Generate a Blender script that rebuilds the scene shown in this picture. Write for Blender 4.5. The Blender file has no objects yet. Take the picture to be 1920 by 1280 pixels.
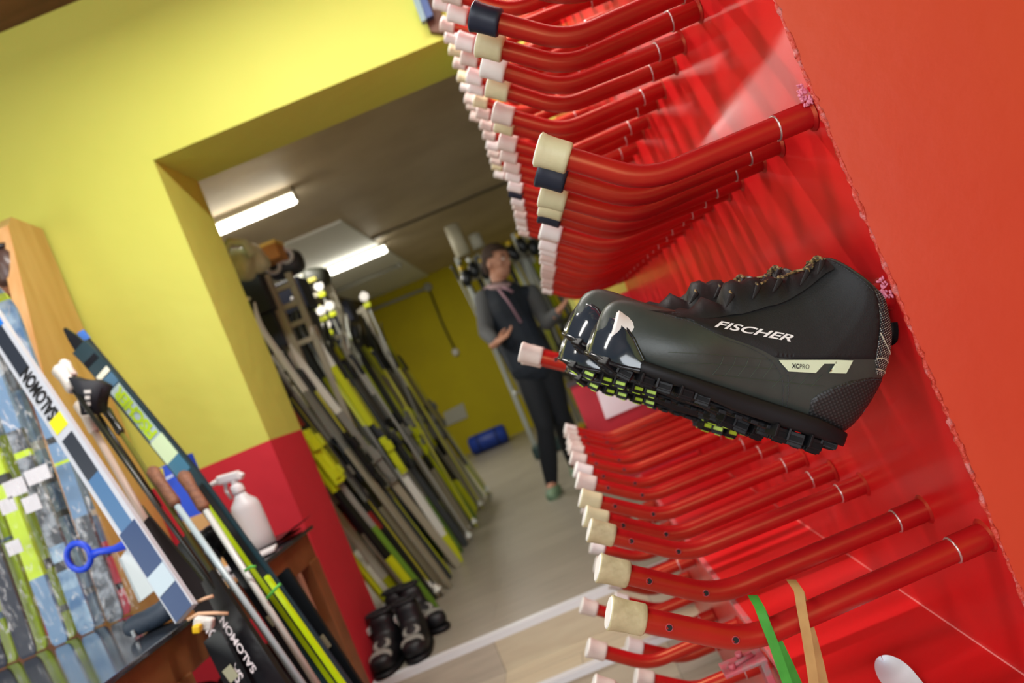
import bpy, bmesh, math, random
from mathutils import Vector, Matrix, noise
from mathutils.bvhtree import BVHTree
random.seed(7)
R = random.Random(11)
C = bpy.context.scene.collection
SC = bpy.context.scene

# ------------------------------------------------------------------ camera
F = 1387.0; VX, VY = 1022.0, 652.0; EYE = 1.25
cs, sn = 0.9232, 0.3843
cam_d = bpy.data.cameras.new('camera'); cam = bpy.data.objects.new('camera', cam_d); C.objects.link(cam)
cam_d.sensor_width = 36.0; cam_d.lens = F / 1920 * 36
cam_d.shift_x = (960 - VX) / 1920; cam_d.shift_y = (VY - 640) / 1920
cam.matrix_world = Matrix(((cs, sn, 0, 0), (0, 0, -1, 0), (-sn, cs, 0, EYE), (0, 0, 0, 1)))
cam_d.clip_start = 0.02
cam_d.dof.use_dof = True; cam_d.dof.focus_distance = 0.84; cam_d.dof.aperture_fstop = 4.4
SC.camera = cam
def at(px, py, D):
    dx, dy = px - VX, py - VY
    return Vector(((cs*dx - sn*dy) * D / F, D, EYE + (-sn*dx - cs*dy) * D / F))

# ------------------------------------------------------------------ world, lights, exposure
SC.view_settings.view_transform = 'Standard'; SC.view_settings.look = 'None'
SC.view_settings.gamma = 1.0; SC.view_settings.use_curve_mapping = False
SC.view_settings.exposure = 0.16
W = bpy.data.worlds.new('world'); SC.world = W; W.use_nodes = True
bg = W.node_tree.nodes['Background']; bg.inputs[0].default_value = (0.75, 0.86, 1.0, 1); bg.inputs[1].default_value = 1.0
def area(name, loc, target, sx, sy, power, col):
    l = bpy.data.lights.new(name, 'AREA'); l.shape = 'RECTANGLE'; l.size = sx; l.size_y = sy; l.energy = power; l.color = col
    o = bpy.data.objects.new(name, l); C.objects.link(o); o.location = loc
    o.rotation_euler = (Vector(target) - Vector(loc)).to_track_quat('-Z', 'Y').to_euler()
    return o
area('ceiling_tube_light', (-0.30, 1.75, 3.05), (-0.30, 1.75, 0), 1.3, 0.07, 46, (1.0, 0.96, 0.90))
area('ceiling_tube_light', (-1.5, 0.2, 3.05), (-1.5, 0.2, 0), 1.5, 0.3, 26, (1.0, 0.96, 0.90))
area('window_light', (-0.9, -2.4, 1.9), (-0.6, 2.5, 1.3), 2.6, 1.7, 66, (0.93, 0.97, 1.0))
area('added_left_light', (-3.0, 0.5, 1.6), (0.4, 1.2, 1.3), 1.2, 1.8, 20, (0.95, 0.98, 1.0))  # unseen left-side light added to reflect in the rack panel, no doorway built

# ------------------------------------------------------------------ materials
def srgb(c):
    if isinstance(c, str):
        c = tuple(int(c[i:i+2], 16) / 255 for i in (0, 2, 4))
    return tuple((x/12.92 if x <= 0.04045 else ((x+0.055)/1.055)**2.4) for x in c) + (1.0,)
MATS = {}
def mat(name, col, rough=0.5, metal=0.0, col2=None, scale=8.0, bump=0.0, bscale=60.0, spec=0.5, trans=0.0, emit=0.0, coat=0.0, stretch=None, lo=0.35, hi=0.65):
    if name in MATS: return MATS[name]
    m = bpy.data.materials.new(name); m.use_nodes = True
    nt = m.node_tree; b = nt.nodes['Principled BSDF']
    b.inputs['Base Color'].default_value = srgb(col); b.inputs['Roughness'].default_value = rough
    b.inputs['Metallic'].default_value = metal; b.inputs['Specular IOR Level'].default_value = spec
    b.inputs['Coat Weight'].default_value = coat; b.inputs['Coat Roughness'].default_value = 0.12
    if trans: b.inputs['Transmission Weight'].default_value = trans
    if emit:
        b.inputs['Emission Color'].default_value = srgb(col); b.inputs['Emission Strength'].default_value = emit
    tc = nt.nodes.new('ShaderNodeTexCoord'); mp = nt.nodes.new('ShaderNodeMapping')
    nt.links.new(tc.outputs['Object'], mp.inputs['Vector'])
    if stretch: mp.inputs['Scale'].default_value = stretch
    nz = nt.nodes.new('ShaderNodeTexNoise'); nz.inputs['Scale'].default_value = scale; nz.inputs['Detail'].default_value = 5
    nt.links.new(mp.outputs['Vector'], nz.inputs['Vector'])
    if col2:
        cr = nt.nodes.new('ShaderNodeValToRGB'); nt.links.new(nz.outputs['Fac'], cr.inputs['Fac'])
        cr.color_ramp.elements[0].position = lo; cr.color_ramp.elements[0].color = srgb(col)
        cr.color_ramp.elements[1].position = hi; cr.color_ramp.elements[1].color = srgb(col2)
        nt.links.new(cr.outputs['Color'], b.inputs['Base Color'])
    if bump:
        n2 = nt.nodes.new('ShaderNodeTexNoise'); n2.inputs['Scale'].default_value = bscale; n2.inputs['Detail'].default_value = 4
        nt.links.new(mp.outputs['Vector'], n2.inputs['Vector'])
        bp = nt.nodes.new('ShaderNodeBump'); bp.inputs['Strength'].default_value = bump; bp.inputs['Distance'].default_value = 0.01
        nt.links.new(n2.outputs['Fac'], bp.inputs['Height']); nt.links.new(bp.outputs['Normal'], b.inputs['Normal'])
    MATS[name] = m
    return m

# ------------------------------------------------------------------ mesh helpers
class MB:
    def __init__(s): s.bm = bmesh.new(); s.mi = 0
    def faces(s, vs, fs, smooth=True):
        bv = [s.bm.verts.new(v) for v in vs]
        for f in fs:
            try:
                fc = s.bm.faces.new([bv[i] for i in f]); fc.material_index = s.mi; fc.smooth = smooth
            except ValueError: pass
        return s
    def m(s, i): s.mi = i; return s
    def box(s, c, d, M=None, bev=0.0):
        c = Vector(c); hx, hy, hz = d[0]/2, d[1]/2, d[2]/2
        t = bmesh.new()
        vs = [t.verts.new((x, y, z)) for x in (-hx, hx) for y in (-hy, hy) for z in (-hz, hz)]
        for f in ((0,1,3,2),(4,6,7,5),(0,4,5,1),(2,3,7,6),(0,2,6,4),(1,5,7,3)): t.faces.new([vs[i] for i in f])
        if bev > 0: bmesh.ops.bevel(t, geom=t.edges[:], offset=bev, segments=3, affect='EDGES', profile=0.6)
        t.verts.ensure_lookup_table()
        P = [(M @ v.co if M else v.co) + c for v in t.verts]
        t.verts.index_update()
        s.faces(P, [[v.index for v in f.verts] for f in t.faces], smooth=False); t.free()
        return s
    def tube(s, pts, r, seg=12, caps=True, flat=1.0):
        pts = [Vector(p) for p in pts]; n = len(pts)
        rs = r if isinstance(r, (list, tuple)) else [r]*n
        vs = []; prev = None
        for i, p in enumerate(pts):
            t = (pts[min(i+1, n-1)] - pts[max(i-1, 0)]).normalized() if n > 1 else Vector((0,0,1))
            if t.length < 1e-9: t = Vector((0,0,1))
            if prev is None:
                a = t.cross(Vector((0,1,0)));
                if a.length < 0.1: a = t.cross(Vector((1,0,0)))
            else: a = prev - t*prev.dot(t)
            a.normalize(); prev = a; b = t.cross(a)
            for k in range(seg):
                w = 2*math.pi*k/seg
                vs.append(p + (a*math.cos(w) + b*math.sin(w)*flat)*rs[i])
        fs = []
        for i in range(n-1):
            for k in range(seg):
                k2 = (k+1) % seg
                fs.append((i*seg+k, i*seg+k2, (i+1)*seg+k2, (i+1)*seg+k))
        s.faces(vs, fs)
        if caps:
            s.faces(vs[:seg], [list(range(seg))[::-1]], False); s.faces(vs[-seg:], [list(range(seg))], False)
        return s
    def ell(s, c, r, M=None, nu=20, nv=12, f=None):
        c = Vector(c); vs = []; fs = []
        if not isinstance(r, (list, tuple, Vector)): r = (r, r, r)
        for j in range(nv+1):
            a = math.pi*j/nv
            for i in range(nu):
                b = 2*math.pi*i/nu
                p = Vector((math.sin(a)*math.cos(b), math.sin(a)*math.sin(b), math.cos(a)))
                if f: p = f(p)
                p = Vector((p.x*r[0], p.y*r[1], p.z*r[2]))
                vs.append(c + (M @ p if M else p))
        for j in range(nv):
            for i in range(nu):
                i2 = (i+1) % nu
                fs.append((j*nu+i, (j+1)*nu+i, (j+1)*nu+i2, j*nu+i2))
        return s.faces(vs, fs)
    def ring(s, c, Rr, r, M=None, nu=28, nv=8, sq=1.0):
        vs = []; fs = []; c = Vector(c)
        for i in range(nu):
            a = 2*math.pi*i/nu
            for j in range(nv):
                b = 2*math.pi*j/nv
                p = Vector(((Rr + r*math.cos(b))*math.cos(a), (Rr + r*math.cos(b))*math.sin(a)*sq, r*math.sin(b)))
                vs.append(c + (M @ p if M else p))
        for i in range(nu):
            for j in range(nv):
                fs.append((i*nv+j, ((i+1)%nu)*nv+j, ((i+1)%nu)*nv+(j+1)%nv, i*nv+(j+1)%nv))
        return s.faces(vs, fs)
    def prism(s, poly, off, smooth=False):
        """poly: list of 3D points (planar), extruded by vector off"""
        poly = [Vector(p) for p in poly]; off = Vector(off); n = len(poly)
        vs = poly + [p + off for p in poly]
        fs = [list(range(n))[::-1], list(range(n, 2*n))] + [(i, (i+1)%n, n+(i+1)%n, n+i) for i in range(n)]
        return s.faces(vs, fs, smooth)
    def build(s, name, mats, parent=None, weld=True, recalc=True):
        if weld: bmesh.ops.remove_doubles(s.bm, verts=s.bm.verts[:], dist=1e-6)
        if recalc: bmesh.ops.recalc_face_normals(s.bm, faces=s.bm.faces[:])
        org = Vector((0,0,0)); p = parent
        while p is not None:
            org += p.location; p = p.parent
        if org.length > 0:
            for v in s.bm.verts: v.co -= org
        me = bpy.data.meshes.new(name); s.bm.to_mesh(me); s.bm.free()
        if not isinstance(mats, (list, tuple)): mats = [mats]
        for m in mats: me.materials.append(m)
        return link(name, me, parent)
def link(name, me, parent=None):
    o = bpy.data.objects.new(name, me); C.objects.link(o)
    if parent is not None: o.parent = parent
    return o
def tag(o, label, cat, group=None, kind=None):
    o['label'] = label; o['category'] = cat
    if group: o['group'] = group
    if kind: o['kind'] = kind
    return o
def thing(name, label, cat, loc=(0,0,0), group=None):
    o = bpy.data.objects.new(name, None); C.objects.link(o); o.location = loc; o.empty_display_size = 0.05
    return tag(o, label, cat, group)
def struct(o):
    o['kind'] = 'structure'; return o
def rot_to(d, up=(0,0,1)):
    """matrix with Z axis along d and X axis near 'up' crossed"""
    z = Vector(d).normalized(); x = Vector(up) - z*Vector(up).dot(z)
    if x.length < 1e-4: x = Vector((1,0,0)) - z*z.x
    x.normalize(); y = z.cross(x)
    return Matrix((x, y, z)).transposed()
def text_mesh(txt, size=1.0, shear=0.0, sx=1.0, bold=0.0, space=1.0):
    cu = bpy.data.curves.new('lettering', 'FONT'); cu.body = txt; cu.size = size; cu.shear = shear; cu.offset = bold
    cu.space_character = space; cu.resolution_u = 4
    o = bpy.data.objects.new('tmp_text', cu); C.objects.link(o)
    bpy.context.view_layer.update()
    dg = bpy.context.evaluated_depsgraph_get()
    me = bpy.data.meshes.new_from_object(o.evaluated_get(dg))
    bpy.data.objects.remove(o); bpy.data.curves.remove(cu)
    xs = [v.co.x for v in me.vertices]; ys = [v.co.y for v in me.vertices]
    x0, x1, y0, y1 = min(xs), max(xs), min(ys), max(ys)
    for v in me.vertices:
        v.co.x = (v.co.x - x0)/(x1-x0); v.co.y = (v.co.y - y0)/(y1-y0); v.co.z = 0
    return me    # normalised to the unit square
def put_text(txt, name, origin, xdir, ydir, w, h, m, parent=None, shear=0.0, bold=0.0, off=None):
    me = text_mesh(txt, 1.0, shear, 1.0, bold)
    o3 = Vector(origin); X = Vector(xdir).normalized(); Y = Vector(ydir).normalized(); N = X.cross(Y)
    org = Vector((0,0,0)); p = parent
    while p is not None: org += p.location; p = p.parent
    for v in me.vertices:
        v.co = o3 + X*(v.co.x*w) + Y*(v.co.y*h) + N*0.0004 - org
    me.materials.clear(); me.materials.append(m)
    return link(name, me, parent)
def voxel(mb, vs, smooth=6, fac=0.5):
    """fuse everything in mb into one continuous surface"""
    me = bpy.data.meshes.new('tmp'); bmesh.ops.recalc_face_normals(mb.bm, faces=mb.bm.faces[:]); mb.bm.to_mesh(me); mb.bm.free()
    o = bpy.data.objects.new('tmp_voxel', me); C.objects.link(o)
    r = o.modifiers.new('r', 'REMESH'); r.mode = 'VOXEL'; r.voxel_size = vs
    s = o.modifiers.new('s', 'SMOOTH'); s.iterations = smooth; s.factor = fac
    bpy.context.view_layer.update()
    me2 = bpy.data.meshes.new_from_object(o.evaluated_get(bpy.context.evaluated_depsgraph_get()))
    bpy.data.objects.remove(o); bpy.data.meshes.remove(me)
    for p in me2.polygons: p.use_smooth = True
    return me2

# ------------------------------------------------------------------ materials used
def paint_split():
    m = bpy.data.materials.new('yellow_and_red_wall_paint'); m.use_nodes = True; nt = m.node_tree; b = nt.nodes['Principled BSDF']
    tc = nt.nodes.new('ShaderNodeTexCoord'); sp = nt.nodes.new('ShaderNodeSeparateXYZ'); nt.links.new(tc.outputs['Object'], sp.inputs[0])
    gt = nt.nodes.new('ShaderNodeMath'); gt.operation = 'GREATER_THAN'; gt.inputs[1].default_value = 1.331; nt.links.new(sp.outputs['Z'], gt.inputs[0])
    nz = nt.nodes.new('ShaderNodeTexNoise'); nz.inputs['Scale'].default_value = 1.4; nz.inputs['Detail'].default_value = 4; nt.links.new(tc.outputs['Object'], nz.inputs['Vector'])
    def ramp(a, c):
        r = nt.nodes.new('ShaderNodeValToRGB'); nt.links.new(nz.outputs['Fac'], r.inputs['Fac'])
        r.color_ramp.elements[0].position = .3; r.color_ramp.elements[1].position = .7
        r.color_ramp.elements[0].color = srgb(a); r.color_ramp.elements[1].color = srgb(c); return r
    ry = ramp('CCD05A', 'D2D664'); rr = ramp('CC2234', 'D2293A')
    mx = nt.nodes.new('ShaderNodeMix'); mx.data_type = 'RGBA'; nt.links.new(gt.outputs[0], mx.inputs[0])
    nt.links.new(rr.outputs[0], mx.inputs[6]); nt.links.new(ry.outputs[0], mx.inputs[7]); nt.links.new(mx.outputs[2], b.inputs['Base Color'])
    b.inputs['Roughness'].default_value = 0.75
    n2 = nt.nodes.new('ShaderNodeTexNoise'); n2.inputs['Scale'].default_value = 14; nt.links.new(tc.outputs['Object'], n2.inputs['Vector'])
    bp = nt.nodes.new('ShaderNodeBump'); bp.inputs['Strength'].default_value = .15; bp.inputs['Distance'].default_value = .02
    nt.links.new(n2.outputs['Fac'], bp.inputs['Height']); nt.links.new(bp.outputs['Normal'], b.inputs['Normal'])
    return m
WALLP = paint_split()
OLIVE = mat('yellow_back_wall', 'C9B90C', 0.85, col2='BFAE10', scale=1.5, bump=.1, bscale=9)
PLASTER = mat('rough_brown_ceiling_plaster', 'BBAA90', 0.6, col2='CCBCA2', scale=2.2, bump=.5, bscale=7)
WHITEC = mat('white_ceiling_panel', 'E6E8E4', 0.6)
def planks(name, c1, c2, c3, w, l, rough=.45):
    m = bpy.data.materials.new(name); m.use_nodes = True; nt = m.node_tree; b = nt.nodes['Principled BSDF']
    tc = nt.nodes.new('ShaderNodeTexCoord'); br = nt.nodes.new('ShaderNodeTexBrick'); nt.links.new(tc.outputs['Object'], br.inputs['Vector'])
    br.inputs['Scale'].default_value = 1; br.inputs['Brick Width'].default_value = l; br.inputs['Row Height'].default_value = w
    br.inputs['Mortar Size'].default_value = .0012; br.inputs['Color1'].default_value = srgb(c1); br.inputs['Color2'].default_value = srgb(c2)
    br.inputs['Mortar'].default_value = srgb(c3)
    mp = nt.nodes.new('ShaderNodeMapping'); mp.inputs['Scale'].default_value = (1.5, 22, 10); nt.links.new(tc.outputs['Object'], mp.inputs[0])
    nz = nt.nodes.new('ShaderNodeTexNoise'); nz.inputs['Scale'].default_value = 3; nz.inputs['Detail'].default_value = 6; nt.links.new(mp.outputs[0], nz.inputs['Vector'])
    mx = nt.nodes.new('ShaderNodeMix'); mx.data_type = 'RGBA'; mx.blend_type = 'OVERLAY'; mx.inputs[0].default_value = .28
    nt.links.new(br.outputs['Color'], mx.inputs[6]); nt.links.new(nz.outputs['Fac'], mx.inputs[7]); nt.links.new(mx.outputs[2], b.inputs['Base Color'])
    b.inputs['Roughness'].default_value = rough
    return m
FLOORW = planks('grey_laminate_planks', 'ADA493', '9F9787', '6E675C', .19, 1.25, .42)
FLOORB = planks('worn_grey_floor_planks', 'A59E8E', '9C9485', '857E70', .19, 1.25, .4)
FLOORT = planks('light_oak_step_laminate', 'CFC3A6', 'B5AC9C', '7c7464', .12, .62, .45)
ALU = mat('brushed_aluminium_edge', 'E9EDF0', 0.4, 0.1)
BROWNW = mat('dark_brown_timber', '6A4530', 0.6, col2='553522', scale=3, stretch=(1, 8, 8))
RED = mat('glossy_red_panel_paint', 'DC1A1E', 0.36, col2='D0181C', scale=3, bump=.10, bscale=5, coat=.12)
REDE = mat('warm_lit_red_end_panel_paint', 'D24A28', 0.42, col2='CC4024', scale=2.5, bump=.06, bscale=30)  # rack red with the warm light on this face mixed in as orange
REDP = mat('dark_red_peg_paint', 'AE1219', 0.34, col2='A41018', scale=20)
REDP.node_tree.nodes['Principled BSDF'].inputs['Specular Tint'].default_value = (1, .55, .22, 1); REDP.node_tree.nodes['Principled BSDF'].inputs['Specular IOR Level'].default_value = .9  # orange tint puts the yellow wall's warm reflection into the peg highlights
WELD = mat('flaked_weld_paint', 'CC4434', 0.5, col2='D0706C', scale=70, bump=.8, bscale=120, lo=.52, hi=.6)
CREAM = mat('cream_rubber_cap', 'D9D4AC', 0.5, col2='CEC9A0', scale=25, bump=.05, bscale=200)
CORK = mat('worn_cream_rubber_cap', 'C9BE96', 0.7, col2='B5A982', scale=60, bump=.12, bscale=90)
PINKC = mat('pale_pinkish_cap', 'D9CFC4', 0.6, col2='CDBDB4', scale=30)
WHITE = mat('white_cap_plastic', 'E8E6E2', 0.5)
NAVY = mat('navy_rubber_cap', '1A2438', 0.45)
STEEL = mat('bare_steel_ring', 'D8C0C0', 0.3, 0.8)
BLACK = mat('black_hole', '080506', 0.7)
PINE = mat('orange_pine_board', 'CBAD68', 0.5, col2='BE9C56', scale=2.5, stretch=(9, 9, 1), bump=.1)
PINEL = mat('light_pine_edge', 'F0BE82', 0.55, col2='E2A968', scale=3, stretch=(9, 9, 1))
TERRA = mat('brown_cabinet_back', 'B27A55', 0.6, col2='9F6A4A', scale=4)
TABW = mat('brown_table_wood', '8A5730', 0.5, col2='74461F', scale=3, stretch=(3, 3, 3))
GLOSSB = mat('glossy_grey_table_sheet', '34383F', 0.13, coat=.6)
GREYM = mat('grey_painted_rack_metal', 'A59F8C', 0.45, 0.2)
# ------------------------------------------------------------------ setting
def wall_block(mb, x0, x1, y0, y1, z0, z1):
    mb.box(((x0+x1)/2, (y0+y1)/2, (z0+z1)/2), (x1-x0, y1-y0, z1-z0))
WY0, WY1 = 2.87, 3.245
mb = MB(); wall_block(mb, -4.0, -1.124, WY0, WY1, 0.0, 3.19); wall_block(mb, 0.175, 1.6, WY0, WY1, 0.0, 3.19)
wall_block(mb, -1.124, 0.175, WY0, WY1, 2.507, 3.19)
struct(mb.build('wall_back', WALLP, weld=False))
mb = MB(); mb.faces([(-4, -2.6, 0), (1.6, -2.6, 0), (1.6, WY0-.25, 0), (-4, WY0-.25, 0)], [(0,1,2,3)], False); struct(mb.build('floor', FLOORW))
# intermediate step tread inside the opening foot + landing of the back room
mb = MB(); mb.box((-.5, WY0-.125, .075), (2.6, .25, .15)); struct(mb.build('trim_1', FLOORT))
mb = MB(); mb.box((.35, 6.6, .15), (4.9, 7.46, .3)); struct(mb.build('floor_back_room', FLOORB))
mb = MB()
mb.prism([(-1.25, WY0-.255, .152), (-1.25, WY0-.222, .1535), (-1.25, WY0-.222, .147), (-1.25, WY0-.25, .147), (-1.25, WY0-.25, .128), (-1.25, WY0-.255, .128)], (1.7, 0, 0))
struct(mb.build('trim_2', ALU))
mb = MB()
mb.prism([(-1.12, WY0-.006, .303), (-1.12, WY0+.03, .304), (-1.12, WY0+.03, .298), (-1.12, WY0, .298), (-1.12, WY0, .275), (-1.12, WY0-.006, .275)], (1.29, 0, 0))
struct(mb.build('trim_3', ALU))
mb = MB(); mb.box((-.47, WY0-.003, .212), (1.3, .01, .125)); struct(mb.build('trim_4', FLOORT))
# front-room shell
mb = MB(); mb.box((-1.2, .1, 3.22), (5.6, 5.6, .06)); struct(mb.build('ceiling', BROWNW))
mb = MB(); mb.box((-4.03, .1, 1.6), (.06, 5.5, 3.2)); struct(mb.build('wall_left', WALLP))
mb = MB(); mb.box((1.63, .1, 1.6), (.06, 5.5, 3.2)); struct(mb.build('wall_right', WALLP))
mb = MB(); mb.box((-1.2, -2.63, .35), (5.6, .06, .7)); mb.box((-1.2, -2.63, 3.0), (5.6, .06, .4)); mb.box((-3.3, -2.63, 1.75), (1.4, .06, 2.1)); mb.box((1.1, -2.63, 1.75), (1.0, .06, 2.1))
struct(mb.build('wall_front', WALLP, weld=False))
# back-room shell
mb = MB(); mb.box((-2.13, 6.75, 1.5), (.06, 7.1, 3.0)); struct(mb.build('wall_back_room_left', mat('grey_brown_plaster', '6E6552', .9)))
mb = MB(); mb.box((2.83, 6.75, 1.5), (.06, 7.1, 3.0)); struct(mb.build('wall_back_room_right', OLIVE))
mb = MB(); mb.box((.35, 10.33, 1.5), (4.96, .06, 3.0)); struct(mb.build('wall_far', OLIVE))
mb = MB(); mb.box((.35, 6.8, 2.85), (4.96, 7.1, .06)); struct(mb.build('ceiling_back_room', PLASTER))
mb = MB(); mb.box((-1.6, 8.1, 2.812), (.98, 4.4, .02)); struct(mb.build('trim_5', WHITEC))
mb = MB(); mb.box((.9, 6.9, 2.811), (4.0, .02, .02)); struct(mb.build('trim_6', mat('ceiling_joint', '5E5340', .8)))
# brown timber fixed high on the wall by the opening, blue-grey folder hanging on it
mb = MB(); mb.prism([at(806, 58, 2.84), at(832, 62, 2.84), at(815, -60, 2.84), at(770, -45, 2.84)], (0, .03, 0))
tag(mb.build('timber_offcut', BROWNW), 'dark brown timber board fixed over the opening by the boot pegs', 'board')
t = thing('hanging_folder', 'blue and grey folder hanging high beside the brown timber board', 'folder', at(790, 10, 2.8))
mb = MB(); mb.prism([at(792, 38, 2.80), at(812, 28, 2.80), at(796, -14, 2.80), at(775, -5, 2.80)], (0, .025, 0)); mb.build('cover', mat('blue_folder', '2F4C86', .5), t)
mb = MB(); mb.prism([at(790, 41, 2.795), at(799, 37, 2.795), at(784, -10, 2.795), at(772, -6, 2.795)], (0, .03, 0)); mb.build('spine', mat('grey_folder', '7E9A9E', .5), t)

# ------------------------------------------------------------------ back-room lamps, pipes, sign
TUBE = mat('lit_tube', 'FFFBEA', .4, emit=9)
FIX = mat('white_enamel_fitting', 'BDB9AC', .5)
def lamp(x0, x1, y, lab):
    t = thing('tube_lamp', lab, 'lamp', ((x0+x1)/2, y, 2.82))
    MB().box(((x0+x1)/2, y+.01, 2.80), (x1-x0-.02, .075, .045), bev=.008).build('fitting', FIX, t)
    mb = MB(); mb.tube([(x0+.015, y, 2.745), (x0+.03, y, 2.745), (x1-.03, y, 2.745), (x1-.015, y, 2.745)], [.025, .033, .033, .025], 16); mb.build('tube', TUBE, t)
    mb = MB(); mb.tube([(x0, y, 2.755), (x0+.016, y, 2.755)], .03, 12); mb.tube([(x1-.016, y, 2.755), (x1, y, 2.755)], .03, 12); mb.build('end_cap', FIX, t)
lamp(-2.02, -1.09, 4.72, 'lit fluorescent tube on the brown ceiling nearest the opening')
lamp(-2.02, -1.05, 7.25, 'lit fluorescent tube on the white ceiling panel further back')
area('back_room_tube_light', (-1.55, 4.72, 2.66), (-1.3, 4.72, 0), .9, .1, 22, (1, .95, .86))
area('back_room_tube_light', (-1.5, 7.25, 2.66), (-1.2, 7.25, 0), .9, .1, 30, (1, .97, .92))
PIPE = mat('grey_conduit', 'A9AA9F', .5)
mb = MB(); mb.tube([(-2.09, 8.55, 2.775), (-1.2, 8.55, 2.775)], .02, 10); mb.ell((-1.19, 8.55, 2.775), .033); tag(mb.build('ceiling_conduit', PIPE), 'thin grey pipe across the white ceiling panel', 'pipe')
y = 10.26
mb = MB(); mb.tube([at(670, 592, y), at(797, 541, y)], .022, 8); mb.ell(at(802, 538, y), (.06, .03, .06)); tag(mb.build('wall_conduit', PIPE), 'grey conduit and junction box high on the yellow back wall', 'pipe')
t = thing('hanging_cable', 'black cable with white plug hanging down the yellow back wall', 'cable', at(855, 662, y))
MB().tube([at(804, 541, y), at(828, 603, y), at(853, 656, y)], .012, 8).build('cord', mat('black_cord', '2A2A20', .6), t)
MB().ell(at(854, 660, y), (.05, .04, .055)).build('plug', WHITE, t)
y = 10.28
mb = MB(); mb.prism([at(831, 774, y), at(838, 799, y), at(877, 782, y), at(868, 755, y)], (0, .012, 0)); tag(mb.build('paper_notice', mat('grey_paper', 'B9B8A8', .8)), 'sheet of paper on the yellow back wall above the blue roll', 'notice')
a, b = at(886, 836, 9.7), at(946, 812, 9.7)
t = thing('rolled_mat', 'blue rolled mat lying on the floor along the back wall', 'mat', (0.5*(a.x+b.x), 9.7, .3))
zz = .30+.125
mb = MB(); mb.tube([(a.x-.03, 9.7, zz), (a.x, 9.7, zz), (b.x, 9.7, zz), (b.x+.03, 9.7, zz)], [.10, .125, .125, .10], 20); mb.build('roll', mat('blue_vinyl', '1E3F9E', .45), t)
mb = MB()
for x in (a.x+.1, b.x-.1): mb.tube([(x-.012, 9.7, zz), (x+.012, 9.7, zz)], .128, 20)
mb.build('strap', mat('dark_blue_strap', '16295e', .6), t)

# ------------------------------------------------------------------ red boot rack
XP = 0.380; YE = 0.817          # panel plane and its near edge
LZ = EYE - 961/1651.0           # ledge height
XL = 0.148
S1 = 1/1651.0
rack = thing('boot_drying_rack', 'red metal boot rack with rows of bent pegs running towards the opening', 'boot rack', (XP, 1.8, LZ))
mb = MB(); mb.box((XP+.004, (YE+2.86)/2, (LZ+2.6)/2), (.008, 2.86-YE, 2.6-LZ)); mb.build('side_panel', RED, rack)
mb = MB(); mb.prism([(XP, YE-.002, .05), (1.3, YE-.10, .05), (1.3, YE-.10, 2.6), (XP, YE-.002, 2.6)], (0, -.004, 0)); ep = mb.build('end_panel', REDE, rack); ep['label'] = 'red end panel facing the room, warm light put into its colour'
mb = MB(); mb.m(0)
z = .62; rr = random.Random(4)
pts = []; rs = []
while z < 2.2:
    pts.append((XP-.0005+rr.uniform(-.0011, .0011), YE-.004, z)); rs.append(rr.uniform(.0014, .0036)); z += rr.uniform(.004, .010)
mb.tube(pts, rs, 8)
for k in range(26):
    mb.ell((XP-.001+rr.uniform(-.001, .003), YE-.004, rr.uniform(.65, 2.0)), (rr.uniform(.001,.003), .0022, rr.uniform(.003,.009)), nu=8, nv=6)
mb.build('weld_seam', WELD, rack)
for zc in (EYE+212*S1+.02, EYE-170*S1+.02):
    mb = MB(); q = random.Random(int(zc*1000))
    for k in range(34): mb.ell((XP-.002-q.uniform(0,.010), YE+.002+q.uniform(0,.006), zc+q.uniform(-.012, .012)), (q.uniform(.0008,.0032), .0015, q.uniform(.0008,.0034)), Matrix.Rotation(q.uniform(0,3), 3, 'Y'), nu=7, nv=5)
    mb.build('weld_flake', mat('pink_flaked_paint', 'DC7F98', .5, bump=.3, bscale=200), rack)
# ledge and stepped front
mb = MB(); mb.box(((XP+XL)/2, 1.62, LZ-.004), (XP-XL, 2.46, .008)); mb.build('ledge', RED, rack)
mb = MB(); mb.tube([(XP-.001, .4, LZ+.0008), (XP-.001, 2.8, LZ+.0008)], .0012, 6); mb.build('ledge_seam', mat('pale_scratched_seam', 'E8807A', .5), rack)
mb = MB(); mb.box((XL+.004, 1.62, (LZ-.012+.05)/2), (.008, 2.46, LZ-.06-.002)); mb.build('front_panel', RED, rack)
mb = MB(); mb.box((XL-.002, 1.62, LZ-.008), (.012, 2.46, .018), bev=.003); mb.build('ledge_lip', mat('scuffed_pink_edge', 'D4585C', .5, col2='9b8a86', scale=40, lo=.5, hi=.68), rack)
def peg_path(x0, straight, slant, bendr=.035, ang=math.radians(39)):
    """local coordinates: base at x=0 on the panel, runs to -x, bends up"""
    pts = [(0,0,0)]
    xs = -(straight - bendr)
    pts += [(xs*.5,0,0), (xs,0,0)]
    rad = bendr/math.tan(ang/2) if False else bendr/math.sin(ang/2)*.8
    n = 7; cx = xs; 
    Rb = bendr/math.tan(ang/2)*1.0
    Rb = min(Rb, .12)
    for i in range(1, n+1):
        a = ang*i/n
        pts.append((cx - Rb*math.sin(a), 0, Rb*(1-math.cos(a))))
    lx, _, lz = pts[-1]
    d = Vector((-math.cos(ang), 0, math.sin(ang)))
    tip = Vector(pts[-1]) + d*slant
    pts += [tuple(Vector(pts[-1]) + d*slant*.5), tuple(tip)]
    return [Vector(p) for p in pts], d
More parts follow.
